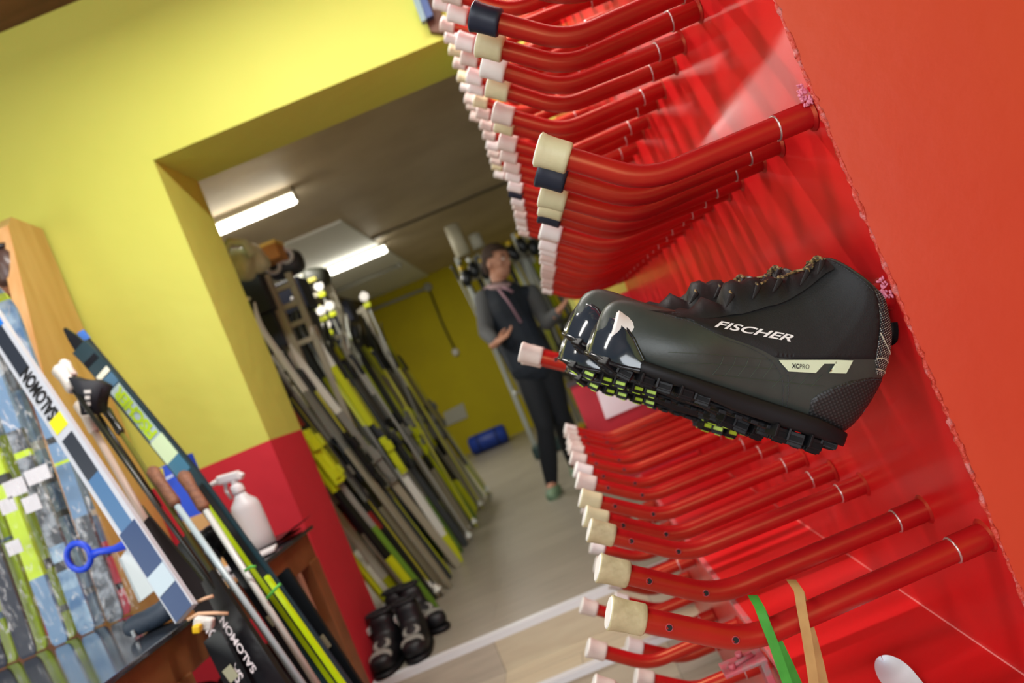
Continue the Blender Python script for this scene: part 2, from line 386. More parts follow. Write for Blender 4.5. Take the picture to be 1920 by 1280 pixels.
def peg_meshes(straight, slant, r, capr, capl, ang, holes=False, tag_=''):
    pts, d = peg_path(0, straight, slant, ang=ang)
    mb = MB(); mb.m(0).tube(pts, r, 16)
    mb.m(0).tube([(0,0,0), (-.041,0,0)], r*1.16, 16)                      # socket welded on the panel
    mb.m(1).ring((-.0415,0,0), r*1.06, r*.11, Matrix.Rotation(math.pi/2, 3, 'Y'), 18, 6)
    mb.m(0)
    mb.tube([(0,0,0), (-.003,0,0)], [r*1.5, r*1.2], 14)
    if holes:
        for p0, off in ((pts[-1] - d*.062, 0), (pts[7], 1)):
            nrm = Vector((0, -1, .15)).normalized()
            c = p0 + nrm*(r*.97)
            M = rot_to(nrm)
            mb.m(2).tube([c - nrm*.004, c + nrm*.0004], r*.26, 12)
            mb.m(3).ring(c, r*.29, r*.06, M, 14, 6)
    me = bpy.data.meshes.new('peg'+tag_); bmesh.ops.recalc_face_normals(mb.bm, faces=mb.bm.faces[:]); mb.bm.to_mesh(me); mb.bm.free()
    for m in (REDP, STEEL, BLACK, mat('pink_hole_rim', 'A83038', .5)): me.materials.append(m)
    caps = {}
    e = pts[-1]
    for nm, mm in (('cream', CREAM), ('cork', CORK), ('pink', PINKC), ('white', WHITE), ('navy', NAVY)):
        mb = MB()
        b0 = e - d*(capl-.006)
        nn = 20
        prof = [(-.0004, r*1.0), (.0, capr*.90), (.002, capr*.97), (capl*.15, capr*.97), (capl*.5, capr*.965), (capl*.8, capr*1.0), (capl*.955, capr*1.07), (capl*.99, capr*1.06), (capl, capr*.98)]
        mb.m(0).tube([b0 + d*q for q, _ in prof], [w for _, w in prof], nn, caps=False)
        mb.m(1).tube([b0 + d*(capl), b0 + d*(capl+.0012)], [capr*.98, capr*.93], nn)
        mc = bpy.data.meshes.new('cap_'+nm); bmesh.ops.recalc_face_normals(mb.bm, faces=mb.bm.faces[:]); mb.bm.to_mesh(mc); mb.bm.free()
        mc.materials.append(mm); mc.materials.append(WHITE if nm != 'navy' else NAVY)
        caps[nm] = mc
    return me, caps
SHORT = peg_meshes(.2, .088, .0135, .0187, .0375, math.radians(38.8), tag_='_short')
LONG = peg_meshes(.298, .118, .0138, .0183, .041, math.radians(35.6), True, '_long')
prng = random.Random(21)
def add_peg(kind, x, y, z, capk, parent=rack, tilt=0):
    me, caps = kind
    o = link('peg', me, parent); o.location = Vector((x + prng.uniform(-.0015, .0015), y, z + prng.uniform(-.002, .002))) - parent.location
    o.rotation_euler = (0, math.radians(prng.uniform(-1.0, 1.0)+tilt), math.radians(prng.uniform(-1.2, 1.2)))
    c = link('cap', caps[capk], o)
    if capk == 'navy': c['label'] = 'navy blue rubber cap'
    return o
ys = [.84]
while ys[-1] < 2.72: ys.append(ys[-1] + (.116 if len(ys) % 2 else .081))
rows = [(212, 0), (588, 0), (968, 3), (1348, 7)]
capseq = {212: ['cream', 'navy', 'cream', 'cream', 'navy', 'white'], 588: ['cream', 'navy', 'cream', 'white', 'cream', 'pink', 'cream', 'pink', 'pink', 'pink', 'white', 'white', 'navy']}
for v, start in rows:
    for i, y in enumerate(ys):
        if i < start: continue
        sq = capseq.get(v, [])
        k = sq[i] if i < len(sq) else prng.choice(['white', 'pink', 'white', 'pink'] if v < 900 else ['pink', 'cream', 'pink', 'white'])
        add_peg(SHORT, XP, y, EYE + v*S1, k)
# the long-pegged bottom row and the mostly hidden middle row
for i, q in enumerate([1, 1.16, 1.385, 1.53, 1.70, 1.9, 2.07, 2.33, 2.5, 2.63, 2.8, 2.96, 3.12, 3.25]):
    add_peg(LONG, XP, .84*q, EYE - 640*S1, 'cork' if i < 3 else ('cream' if i < 5 else prng.choice(['white', 'pink'])))
STUB = peg_meshes(.13, .10, .0155, .021, .04, math.radians(36), tag_='_stub')
for i, y in enumerate([.84, .925, 1.02, 1.105]): add_peg(SHORT, XP, y, EYE - 152*S1, 'white')
for i in range(9): add_peg(LONG, XP, 1.37 + .145*i, EYE - 148*S1, 'pink')
for y in (1.04, 1.33, 1.50, 1.735): add_peg(SHORT, XL, y, EYE - 1108*S1, 'pink')
for i in range(5): add_peg(STUB, XL, 1.95 + .17*i, EYE - 1090*S1, 'white' if i % 2 else 'pink')
for i in range(8): add_peg(STUB, XL, 1.34 + .17*i, EYE - 1400*S1, 'white' if i % 2 else 'pink')
# clamp bracket with ring at the ledge edge
mb = MB(); c = Vector((XL-.045, 1.235, LZ-.03))
mb.box(c, (.075, .05, .006), bev=.002); mb.box(c+Vector((.03, 0, -.03)), (.012, .05, .06), bev=.002); mb.tube([c+Vector((-.02,-.012,.003)), c+Vector((-.02,-.012,.012))], .006, 8)
mb.tube([c+Vector((.0,.012,.003)), c+Vector((.0,.012,.014))], .006, 8); mb.tube([c+Vector((-.025,-.01,.006)), c+Vector((.02,.0,.007))], .004, 8)
br = mb.build('clamp_bracket', mat('worn_pink_metal', 'C7606C', .5, col2='8f8884', scale=45, lo=.5, hi=.7), rack)
mb = MB(); mb.ring(c+Vector((.02,-.028,-.05)), .012, .0025, Matrix.Rotation(math.pi/2, 3, 'X'), 20, 8); mb.build('pull_ring', mat('dull_red_metal', '9C2430', .4), br)
# end board with the paper sign, next to the opening
y = 2.80
eb = thing('end_board', 'low red board closing the far end of the boot rack under the paper sign', 'board', (.2, y, LZ))
mb = MB(); mb.box((.21, y+.01, (LZ+1.075)/2+.0), (.36, .016, 1.075-LZ)); mb.build('board', mat('scuffed_red_board', 'BE2232', .5, col2='A81E2C', scale=6), eb)
mb = MB(); mb.box((.21, y+.01, 1.085), (.38, .03, .018)); mb.build('top_strip', mat('dark_grey_strip', '3B3A3A', .6), eb)
sg = thing('paper_sign', 'white paper sign with a red bar taped on the red end board', 'sign', (.2, y-.004, 1.0))
mb = MB(); mb.prism([at(1111, 712, y-.006), at(1136, 786, y-.006), at(1226, 747, y-.006), at(1200, 674, y-.006)], (0, .002, 0)); mb.build('paper', mat('white_paper', 'EDEBF0', .7), sg)
mb = MB(); mb.prism([at(1131, 728, y-.007), at(1135, 738, y-.007), at(1171, 722, y-.007), at(1167, 712, y-.007)], (0, .001, 0)); mb.build('red_bar', mat('red_print', 'E0202C', .6), sg)
st = MB(); st.prism([(XP-.0015, 1.10, EYE+.595), (XP-.0015, 1.175, EYE+.595), (XP-.0015, 1.175, EYE+.40), (XP-.0015, 1.10, EYE+.40)], (.001, 0, 0))
tag(st.build('paper_sticker', mat('white_blue_sticker', 'E8EEF4', .5, col2='4A5F9C', scale=60, lo=.5, hi=.56)), 'white and blue sticker on the red rack panel between the upper pegs', 'sticker')

# ------------------------------------------------------------------ cross-country boots
BU = .000590
BO = at(1590, 842, .825)
def boot_xf(yc, off=(0, 0), ang=0.0, rz=0.0):
    """local: x toe, y towards camera, z up the shaft"""
    th = math.radians(40.6 + ang)
    X = Vector((-math.cos(th), 0, math.sin(th))); Z = Vector((math.sin(th), 0, math.cos(th))); Y = Vector((0, -1, 0))
    M = Matrix((X, Y, Z)).transposed().to_4x4()
    if rz: M = Matrix.Rotation(rz, 4, 'Z') @ M
    M.translation = Vector((BO.x + off[0], yc, BO.z + off[1]))
    return M
pairs = [((522,78),(522,84),6), ((519,56),(519,112),22), ((510,34),(508,130),33), ((495,20),(490,142),41), ((465,14),(460,148),55), ((430,13),(424,150),68), ((380,13),(376,155),80),
  ((320,13),(326,171),82), ((250,13),(292,196),72), ((175,13),(262,222),66), ((105,13),(236,244),64), ((45,14),(212,264),63), ((8,26),(196,278),62),
  ((-12,55),(184,291),61), ((-25,95),(173,302),60), ((-34,145),(163,312),60), ((-33,190),(155,321),61), ((-22,235),(148,330),63), ((6,284),(142,338),65)]
def cr(a, b, c, d, t):
    return .5*((2*b) + (-a+c)*t + (2*a-5*b+4*c-d)*t*t + (-a+3*b-3*c+d)*t**3)
def boot_sections(sub=4):
    out = []; n = len(pairs)
    fl = [(p[0][0], p[0][1], p[1][0], p[1][1], p[2]) for p in pairs]
    for i in range(n-1):
        for k in range(sub):
            t = k/sub
            out.append([cr(fl[max(i-1,0)][j], fl[i][j], fl[i+1][j], fl[min(i+2,n-1)][j], t) for j in range(5)])
    out.append(list(fl[-1])); return out
def boot_body():
    mb = MB(); secs = boot_sections(); vs = []; fs = []; NR = 40; rings = []
    for si, (bx, bz, tx, tz, w) in enumerate(secs):
        c = Vector(((bx+tx)/2, 0, (bz+tz)/2)); h = Vector(((tx-bx)/2, 0, (tz-bz)/2)); ring = []
        shaft = max(0, (si/len(secs) - .45)/.55)
        for k in range(NR):
            a = 2*math.pi*k/NR; ca, sa = math.cos(a), math.sin(a)
            e = 2.5
            cc = math.copysign(abs(ca)**(2/e), ca); ss = math.copysign(abs(sa)**(2/e), sa)
            ww = w*(1 - .22*max(0, cc)*(1-shaft*.2))
            ring.append((c + h*cc + Vector((0, ww*ss, 0)))*BU)
        rings.append(ring); vs += ring
    n = len(rings)
    for i in range(n-1):
        for k in range(NR):
            k2 = (k+1) % NR; fs.append((i*NR+k, i*NR+k2, (i+1)*NR+k2, (i+1)*NR+k))
    fs.append(list(range(NR)))
    # collar rim and lining
    top = rings[-1]; cen = sum(top, Vector())/NR
    dn = Vector((-.45, 0, -.9)); base = len(vs)
    for q, dd in ((.93, -.003), (.84, -.001), (.82, .03), (.7, .07), (0.02, .075)):
        for p in top: vs.append(cen + (p-cen)*q + dn*dd)
    lay = [(n-1)*NR] + [base + j*NR for j in range(5)]
    for a, b in zip(lay[:-1], lay[1:]):
        for k in range(NR):
            k2 = (k+1) % NR; fs.append((a+k, a+k2, b+k2, b+k))
    mb.faces(vs, fs)
    bmesh.ops.recalc_face_normals(mb.bm, faces=mb.bm.faces[:])
    return mb
BB = boot_body(); BVH = BVHTree.FromBMesh(BB.bm)
me_body = bpy.data.meshes.new('upper'); BB.bm.to_mesh(me_body)
def side_y(x, z, sgn=1):
    h = BVH.ray_cast(Vector((x, sgn*.2, z)), Vector((0, -sgn, 0)))
    return h[0].y if h[0] is not None else None
def proj(x, z, off=.001, sgn=1):
    """point on the boot's side at profile (x,z); slides inward to the outline when it misses"""
    y = side_y(x, z, sgn)
    if y is None:
        for k in range(1, 40):
            for dx, dz in ((-1,0),(1,0),(0,-1),(0,1),(-.7,-.7),(.7,-.7),(-.7,.7),(.7,.7)):
                y = side_y(x+dx*k*.0008, z+dz*k*.0008, sgn)
                if y is not None: return Vector((x+dx*k*.0008, y+sgn*off, z+dz*k*.0008))
        return Vector((x, 0, z))
    return Vector((x, y+sgn*off, z))
def px2l(px, py):
    dx, dy = px-1590, py-842
    return ((-.951*dx-.310*dy)*BU, (.310*dx-.951*dy)*BU)
def smooth_poly(poly, closed=True, sub=5):
    n = len(poly); out = []
    rng = range(n) if closed else range(n-1)
    for i in rng:
        g = (lambda j: poly[j % n]) if closed else (lambda j: poly[min(max(j, 0), n-1)])
        for k in range(sub):
            out.append(tuple(cr(g(i-1)[c], g(i)[c], g(i+1)[c], g(i+2)[c], k/sub) for c in (0, 1)))
    if not closed: out.append(poly[-1])
    return out
def patch(poly, off=.001, step=.005, sgn=1, edge=.25):
    """a thin panel sewn on the boot's side: polygon in profile coordinates"""
    t = bmesh.new()
    t.faces.new([t.verts.new((x, 0, z)) for x, z in poly])
    bmesh.ops.triangulate(t, faces=t.faces[:])
    for _ in range(7):
        es = [e for e in t.edges if e.calc_length() > step]
        if not es: break
        bmesh.ops.subdivide_edges(t, edges=es, cuts=1); bmesh.ops.triangulate(t, faces=[f for f in t.faces if len(f.verts) > 3])
    bd = {v for e in t.edges if e.is_boundary for v in e.verts}
    for v in t.verts: v.co = proj(v.co.x, v.co.z, off if v not in bd else off*edge, sgn)
    me = bpy.data.meshes.new('panel'); bmesh.ops.recalc_face_normals(t, faces=t.faces[:]); t.to_mesh(me); t.free()
    for p in me.polygons: p.use_smooth = True
    return me
def line_on(pts, r, off=.001, sgn=1, sub=6, dash=None):
    pl = smooth_poly(pts, False, sub); P = [proj(x, z, off, sgn) for x, z in pl]
    mb = MB()
    if dash:
        acc = []; 
        for a, b in zip(P[:-1], P[1:]):
            n = max(1, int((b-a).length/dash))
            for k in range(n): acc.append((a.lerp(b, k/n), a.lerp(b, (k+.6)/n)))
        for a, b in acc: mb.tube([a, b], r, 5)
    else: mb.tube(P, r, 6)
    return mb
def text_on(txt, a, b, hgt, shear=0.0, bold=0.0, off=.0016, sgn=1):
    """lettering from profile point a to b"""
    me = text_mesh(txt, 1.0, shear, 1.0, bold); bm = bmesh.new(); bm.from_mesh(me)
    A = Vector((a[0], a[1])); B = Vector((b[0], b[1])); L = (B-A).length; X = (B-A)/L; Y = Vector((X.y, -X.x))
    if Y.y < 0: Y = -Y
    bmesh.ops.triangulate(bm, faces=bm.faces[:])
    for _ in range(3):
        es = [e for e in bm.edges if math.hypot((e.verts[0].co.x-e.verts[1].co.x)*L, (e.verts[0].co.y-e.verts[1].co.y)*hgt) > .004]
        if not es: break
        bmesh.ops.subdivide_edges(bm, edges=es, cuts=1); bmesh.ops.triangulate(bm, faces=[f for f in bm.faces if len(f.verts) > 3])
    for v in bm.verts:
        q = A + X*(v.co.x*L) + Y*(v.co.y*hgt); v.co = proj(q.x, q.y, off, sgn)
    bm.to_mesh(me); bm.free(); return me
# -- materials of the boots
VAMP = mat('black_synthetic_leather', '3A403B', 0.42, col2='343A36', scale=30, bump=.03, bscale=300)
SOFT = mat('black_softshell_fabric', '07090C', 0.6, bump=.08, bscale=700)
RUB = mat('black_outsole_rubber', '0D0E12', 0.55, spec=.35)
GUARD = mat('clear_dark_toe_plastic', '26303A', 0.07, coat=1.0)
LIME = mat('lime_rubber', 'B9E23C', 0.4)
STITCH = mat('black_stitching', '05060a', 0.6)
PALE = mat('pale_green_print', 'D9E6C4', 0.5)
LACE = mat('tan_flecked_lace', '9A8152', 0.7, col2='3b3326', scale=260, lo=.45, hi=.55)
DK = mat('black_webbing', '15171b', .7)
def mesh_net(name, base, dot, sc):
    m = bpy.data.materials.new(name); m.use_nodes = True; nt = m.node_tree; b = nt.nodes['Principled BSDF']
    tc = nt.nodes.new('ShaderNodeTexCoord'); vo = nt.nodes.new('ShaderNodeTexVoronoi'); vo.inputs['Scale'].default_value = sc; vo.inputs['Randomness'].default_value = 0.0
    mp = nt.nodes.new('ShaderNodeMapping'); mp.inputs['Rotation'].default_value = (0, math.radians(45), 0); mp.inputs['Scale'].default_value = (1, .02, 1)
    nt.links.new(tc.outputs['Object'], mp.inputs[0]); nt.links.new(mp.outputs[0], vo.inputs['Vector'])
    r = nt.nodes.new('ShaderNodeValToRGB'); nt.links.new(vo.outputs['Distance'], r.inputs[0]); r.color_ramp.elements[0].position = .26; r.color_ramp.elements[1].position = .40
    r.color_ramp.elements[0].color = srgb(dot); r.color_ramp.elements[1].color = srgb(base); nt.links.new(r.outputs[0], b.inputs['Base Color'])
    b.inputs['Roughness'].default_value = .45
    bp = nt.nodes.new('ShaderNodeBump'); bp.inputs['Strength'].default_value = .5; bp.inputs['Distance'].default_value = .001; bp.invert = True
    nt.links.new(vo.outputs['Distance'], bp.inputs['Height']); nt.links.new(bp.outputs['Normal'], b.inputs['Normal'])
    return m
NET = mesh_net('black_mesh_with_pale_dots', '15161a', 'CFCDBE', 400)
CARB = mesh_net('textured_heel_plastic', '191A1B', '343434', 260)
# -- shared boot meshes
def Lp(*pts): return [px2l(x, y) for x, y in pts]
vamp_soft = Lp((1213,578),(1262,580),(1335,577),(1400,568),(1460,545),(1510,512),(1548,486),(1563,481),(1600,512),(1628,535),(1640,560),(1645,610),(1640,672),(1560,672),(1478,671),(1446,668),(1425,656),(1400,645),(1350,628),(1325,618),(1300,602),(1275,592),(1240,584))
me_soft = patch(vamp_soft, .0016, .006); me_soft.materials.append(SOFT)
net_poly = Lp((1632,538),(1652,545),(1669,566),(1680,600),(1684,640),(1680,680),(1667,706),(1645,700),(1638,675),(1643,640),(1646,600),(1640,565))
me_net = patch(net_poly, .0014, .005); me_net.materials.append(NET)
heel_poly = Lp((1515,772),(1516,748),(1530,736),(1560,722),(1590,712),(1630,706),(1662,708),(1674,716),(1664,745),(1650,780),(1632,812),(1606,836),(1560,822),(1515,808))
me_heel = patch(heel_poly, .0022, .006); me_heel.materials.append(CARB)
def ruled(pairs_, off, nu=8, nv=5):
    """printed field as a clean grid between an upper and a lower edge"""
    cols = []
    for (t0, b0), (t1, b1) in zip(pairs_[:-1], pairs_[1:]):
        for k in range(nu): cols.append((tuple(t0[c]+(t1[c]-t0[c])*k/nu for c in (0,1)), tuple(b0[c]+(b1[c]-b0[c])*k/nu for c in (0,1))))
    cols.append(pairs_[-1]); vs = []; fs = []
    for t_, b_ in cols:
        for j in range(nv+1):
            x, z = px2l(t_[0]+(b_[0]-t_[0])*j/nv, t_[1]+(b_[1]-t_[1])*j/nv); vs.append(proj(x, z, off))
    for i in range(len(cols)-1):
        for j in range(nv): fs.append((i*(nv+1)+j, (i+1)*(nv+1)+j, (i+1)*(nv+1)+j+1, i*(nv+1)+j+1))
    me = bpy.data.meshes.new('panel'); me.from_pydata(vs, [], fs); me.update()
    for p in me.polygons: p.use_smooth = True
    return me
me_logo = ruled([((1452,673),(1453,675)), ((1466,673),(1470,694)), ((1516,673),(1521,697)), ((1537,673),(1537,680)), ((1560,673),(1560,680)), ((1563,673),(1546,697)), ((1592,674),(1579,698))], .0036); me_logo.materials.append(PALE)
def vmat(me, m):
    me.materials.clear(); me.materials.append(m); return me
me_fis = vmat(text_on('FISCHER', px2l(1333, 611), px2l(1480, 640), 14*BU, .45, .02, .0022), mat('white_print', 'F2F2F0', .5))
me_xc = vmat(text_on('XC', px2l(1475, 688), px2l(1489, 689), 9*BU, 0, .03, .0048), mat('black_print', '15171a', .5))
me_pro = vmat(text_on('PRO', px2l(1490, 689), px2l(1508, 690), 9*BU, 0, 0, .0048), mat('grey_print', '4b5048', .5))
def stitch_mesh():
    mb = MB()
    for pts in (Lp((1240,586),(1300,605),(1350,632),(1400,650),(1440,676),(1460,710),(1464,760)), Lp((1258,584),(1330,582),(1400,573),(1455,552),(1505,520)),
                Lp((1565,488),(1605,522),(1632,548)), Lp((1648,560),(1652,600),(1648,660),(1640,700)), Lp((1520,750),(1560,727),(1625,711),(1660,712)), Lp((1448,668),(1470,700),(1472,765))):
        for k in (0,):
            m2 = line_on(pts, .00045, .0018, dash=.0026)
            me = bpy.data.meshes.new('t'); m2.bm.to_mesh(me); m2.bm.free(); mb.bm.from_mesh(me); bpy.data.meshes.remove(me)
    me = bpy.data.meshes.new('stitching'); mb.bm.to_mesh(me); mb.bm.free(); me.materials.append(mat('grey_black_stitch', '3a3f44', .6)); return me
me_st = stitch_mesh()
def fine_lines():
    mb = MB()
    def add(pts, dash=None, r=.0003):
        m2 = line_on(pts, r, .0006, dash=dash); me = bpy.data.meshes.new('t'); m2.bm.to_mesh(me); m2.bm.free(); mb.bm.from_mesh(me); bpy.data.meshes.remove(me)
    add(Lp((1245,658),(1320,662),(1440,672))); add(Lp((1260,678),(1340,681),(1450,690)))
    for k in range(9):
        x = 1328 + k*24; add(Lp((x, 700 + k*1.5), (x+14, 682 + k*1.2), (x+20, 666 + k*2)) if k < 5 else Lp((x-6, 724), (x+16, 700)))
    add(Lp((1330,700),(1440,712),(1540,722)))
    me = bpy.data.meshes.new('printed_lines'); mb.bm.to_mesh(me); mb.bm.free(); me.materials.append(mat('faint_olive_print', '3F4A3A', .5)); return me
me_fl = fine_lines()
def net_lines():
    mb = MB()
    for pts in (Lp((1645,622),(1660,645),(1678,663)), Lp((1641,670),(1660,672),(1674,680)), Lp((1640,690),(1660,694),(1670,700))):
        m2 = line_on(pts, .0006, .0020); me = bpy.data.meshes.new('t'); m2.bm.to_mesh(me); m2.bm.free(); mb.bm.from_mesh(me); bpy.data.meshes.remove(me)
    me = bpy.data.meshes.new('reflective_piping'); mb.bm.to_mesh(me); mb.bm.free(); me.materials.append(mat('pale_piping', 'CFCBB4', .4)); return me
me_nl = net_lines()
def halfw(x):
    x = x/BU; t = [( 2, 26), (10, 42), (40, 56), (110, 62), (175, 60), (250, 66), (320, 78), (380, 82), (430, 74), (470, 60), (498, 42), (512, 22)]
    for (a, wa), (b, wb) in zip(t[:-1], t[1:]):
        if x <= b: return (wa + (wb-wa)*max(0, (x-a)/(b-a)))*BU
    return 20*BU
def outsole():
    mb = MB()
    xs = [3, 6, 12, 22, 45, 80, 120, 170, 220, 270, 320, 360, 400, 430, 455, 475, 492, 504, 511]
    vs = []; fs = []
    for x in xs:
        X = x*BU; w = halfw(X) + .0025
        tz = 0.0 if x < 430 else (x-430)/80*20*BU*1.0
        tz = max(0, (x-420))**1.5*.012*BU; zb = (13 if x > 300 else 13 - 11*(300-x)/60 if x > 240 else 2)*BU
        zt = (36 if x > 70 else 24 + 12*x/70)*BU
        for (yy, zz) in ((-w, zt+tz), (-w, zb+7*BU+tz), (-w*.9, zb+tz), (-w*.3, zb+tz), (0, zb+2*BU+tz), (w*.3, zb+tz), (w*.9, zb+tz), (w, zb+7*BU+tz), (w, zt+tz), (w*.93, zt+3*BU+tz), (-w*.93, zt+3*BU+tz)):
            vs.append((X, yy, zz))
    n = 11
    for i in range(len(xs)-1):
        for k in range(n): fs.append((i*n+k, i*n+(k+1)%n, (i+1)*n+(k+1)%n, (i+1)*n+k))
    fs.append(list(range(n))[::-1]); fs.append(list(range((len(xs)-1)*n, len(xs)*n)))
    mb.faces(vs, fs, True)
    # rubber bumper wrapping the toe and heel side wall
    return mb
def lug_rows(mb, kind):
    """blocky tread: two outer rows of grooved lugs and two guide rails"""
    r_ = random.Random(5)
    def tz(x): return max(0, (x-420))**1.5*.012 + (17 if x > 240 else 4)
    xs = [478, 444, 406, 368, 330, 292] + [134, 100, 66, 34]
    for i, x in enumerate(xs):
        hgt = 21 if x > 250 else (28 if x > 60 else 12)
        for sg in (-1, 1):
            w = halfw(x*BU)
            z0 = tz(x)*BU
            L = 28 if x > 250 else 30
            yc = sg*(w - .012)
            M = Matrix.Rotation(math.radians(-12*sg if i % 2 else 10*sg), 3, 'Z') @ Matrix.Rotation(-math.radians(min(25, max(0, (x-420))*.35)), 3, 'Y')
            # each lug: three thin grooved plates on a block
            c = Vector((x*BU, yc, z0 - hgt*.5*BU))
            mb.m(0 if kind == 0 or sg < 0 else 0).box(c, (L*BU, .019, hgt*.75*BU), M, bev=.0012)
            for k in (-1, 0, 1):
                mb.box(c + M @ Vector((0, k*.006, -hgt*.30*BU)), (L*.96*BU, .0032, hgt*.6*BU), M, bev=.0007)
            mb.box(c + M @ Vector((L*.5*BU, sg*.002, hgt*.12*BU)), (.003, .024, hgt*.9*BU), M, bev=.0007)
            mb.m(1).box(c + M @ Vector((0, sg*.0096, -hgt*.05*BU)), (L*.8*BU, .0012, hgt*.35*BU), M, bev=.0004)
            mb.box(c + M @ Vector((-L*.1*BU, 0, -hgt*.62*BU)), (L*.5*BU, .012, .002), M, bev=.0006)
            mb.m(0)
    for sg in (-1, 1):       # binding guide rails
        mb.tube([(500*BU, sg*.008, 16*BU), (430*BU, sg*.009, 6*BU), (250*BU, sg*.010, 2*BU), (120*BU, sg*.011, -8*BU), (20*BU, sg*.010, -6*BU)], .004, 8)
    mb.tube([(472*BU, -.028, 2*BU), (472*BU, .028, 2*BU)], .0022, 8)
    for k in range(5):
        x = 150 + k*32
        mb.box((x*BU, 0, -6*BU), (16*BU, .05, 8*BU), bev=.001)
def make_sole(kind):
    mb = outsole(); lug_rows(mb, kind)
    bmesh.ops.recalc_face_normals(mb.bm, faces=mb.bm.faces[:])
    me = bpy.data.meshes.new('outsole'); mb.bm.to_mesh(me); mb.bm.free()
    me.materials.append(RUB); me.materials.append(LIME if kind else mat('grey_black_lug_face', '0E0F12', .7, spec=.25)); return me
me_sole = [make_sole(0), make_sole(1)]
def toe_guard():
    """faceted clear plastic bumper round the toe"""
    mb = MB()
    prof = [(-1, 424, 26, 40), (-.8, 452, 22, 72), (-.55, 482, 22, 96), (-.25, 508, 26, 104), (0, 518, 28, 108), (.25, 508, 26, 104), (.55, 482, 22, 96), (.8, 452, 22, 72), (1, 424, 26, 40)]
    ws = [74, 66, 53, 26, 0, 26, 53, 66, 74]
    out = []
    for (t, x, z0, z1), w in zip(prof, ws):
        y = w*(1 if t > 0 else -1 if t < 0 else 0)
        o = 5
        dx = 0 if abs(t) == 1 else o*(1-abs(t))*1.0 + 2; dy = (o*abs(t) + 1)*(1 if t > 0 else -1 if t < 0 else 0)
        zc = (z0+z1)/2
        out.append([(x+dx, y+dy, z0-6), (x+dx+3, y+dy*1.3, z0+4), (x+dx+2, y+dy*1.1, zc), (x+dx-6*(1-abs(t)), y+dy*.6, z1-4), (x+dx-12*(1-abs(t))-2, y*.93, z1)])
    vs = [Vector(p)*BU for row in out for p in row]; fs = []
    n = 5
    for i in range(len(out)-1):
        for k in range(n-1): fs.append((i*n+k, (i+1)*n+k, (i+1)*n+k+1, i*n+k+1))
    mb.faces(vs, fs, True)
    rim = [v for v in vs[4::5]]
    mb.m(1).tube(rim, .0017, 8); mb.tube([v for v in vs[0::5]], .0026, 8)
    # lower black cleat hanging off the toe
    mb.m(2)
    for sg in (-1, 1):
        mb.box(Vector((478, sg*44, 12))*BU, (40*BU, 26*BU, 16*BU), Matrix.Rotation(sg*.6, 3, 'Z') @ Matrix.Rotation(-.3, 3, 'Y'), bev=.0015)
    mb.box(Vector((508, 0, 24))*BU, (20*BU, 60*BU, 20*BU), Matrix.Rotation(-.4, 3, 'Y'), bev=.002)
    # triangular relief facet on each side of the guard
    me = bpy.data.meshes.new('toe_guard'); bmesh.ops.recalc_face_normals(mb.bm, faces=mb.bm.faces[:]); mb.bm.to_mesh(me); mb.bm.free()
    for m in (GUARD, mat('black_guard_rim', '16181c', .25), RUB): me.materials.append(m)
    return me
me_guard = toe_guard()
def tongue_mesh():
    """gusset and lace cover rising above the instep, folded between the eyelets"""
    mb = MB()
    prof = Lp((1268,577),(1280,572),(1300,575),(1312,563),(1322,550),(1352,562),(1362,566),(1358,548),(1366,524),(1384,517),(1398,522),(1410,514),(1430,512),(1440,520),(1452,510),(1462,512),(1478,522),(1486,505),(1500,506),(1516,503),(1530,492),(1545,480),(1556,478))
    base = Lp((1268,582),(1280,583),(1300,584),(1312,585),(1322,585),(1352,582),(1362,580),(1372,578),(1384,577),(1394,576),(1405,573),(1415,570),(1430,566),(1440,562),(1455,560),(1468,555),(1480,550),(1490,544),(1503,536),(1518,526),(1535,512),(1550,500),(1566,492))
    vs = []; fs = []; ny = [-1, -.9, -.5, 0, .5, .9, 1]
    for (tx, tz), (bx, bz) in zip(prof, base):
        for q in ny:
            w = .030; k = 1 - abs(q)**3
            vs.append((bx + (tx-bx)*k, q*w, bz - .006 + (tz - bz + .006)*k))
    n = len(ny)
    for i in range(len(prof)-1):
        for j in range(n-1): fs.append((i*n+j, i*n+j+1, (i+1)*n+j+1, (i+1)*n+j))
    mb.faces(vs, fs, True)
    me = bpy.data.meshes.new('tongue'); bmesh.ops.recalc_face_normals(mb.bm, faces=mb.bm.faces[:]); mb.bm.to_mesh(me); mb.bm.free(); me.materials.append(SOFT)
    return me
me_tongue = tongue_mesh()
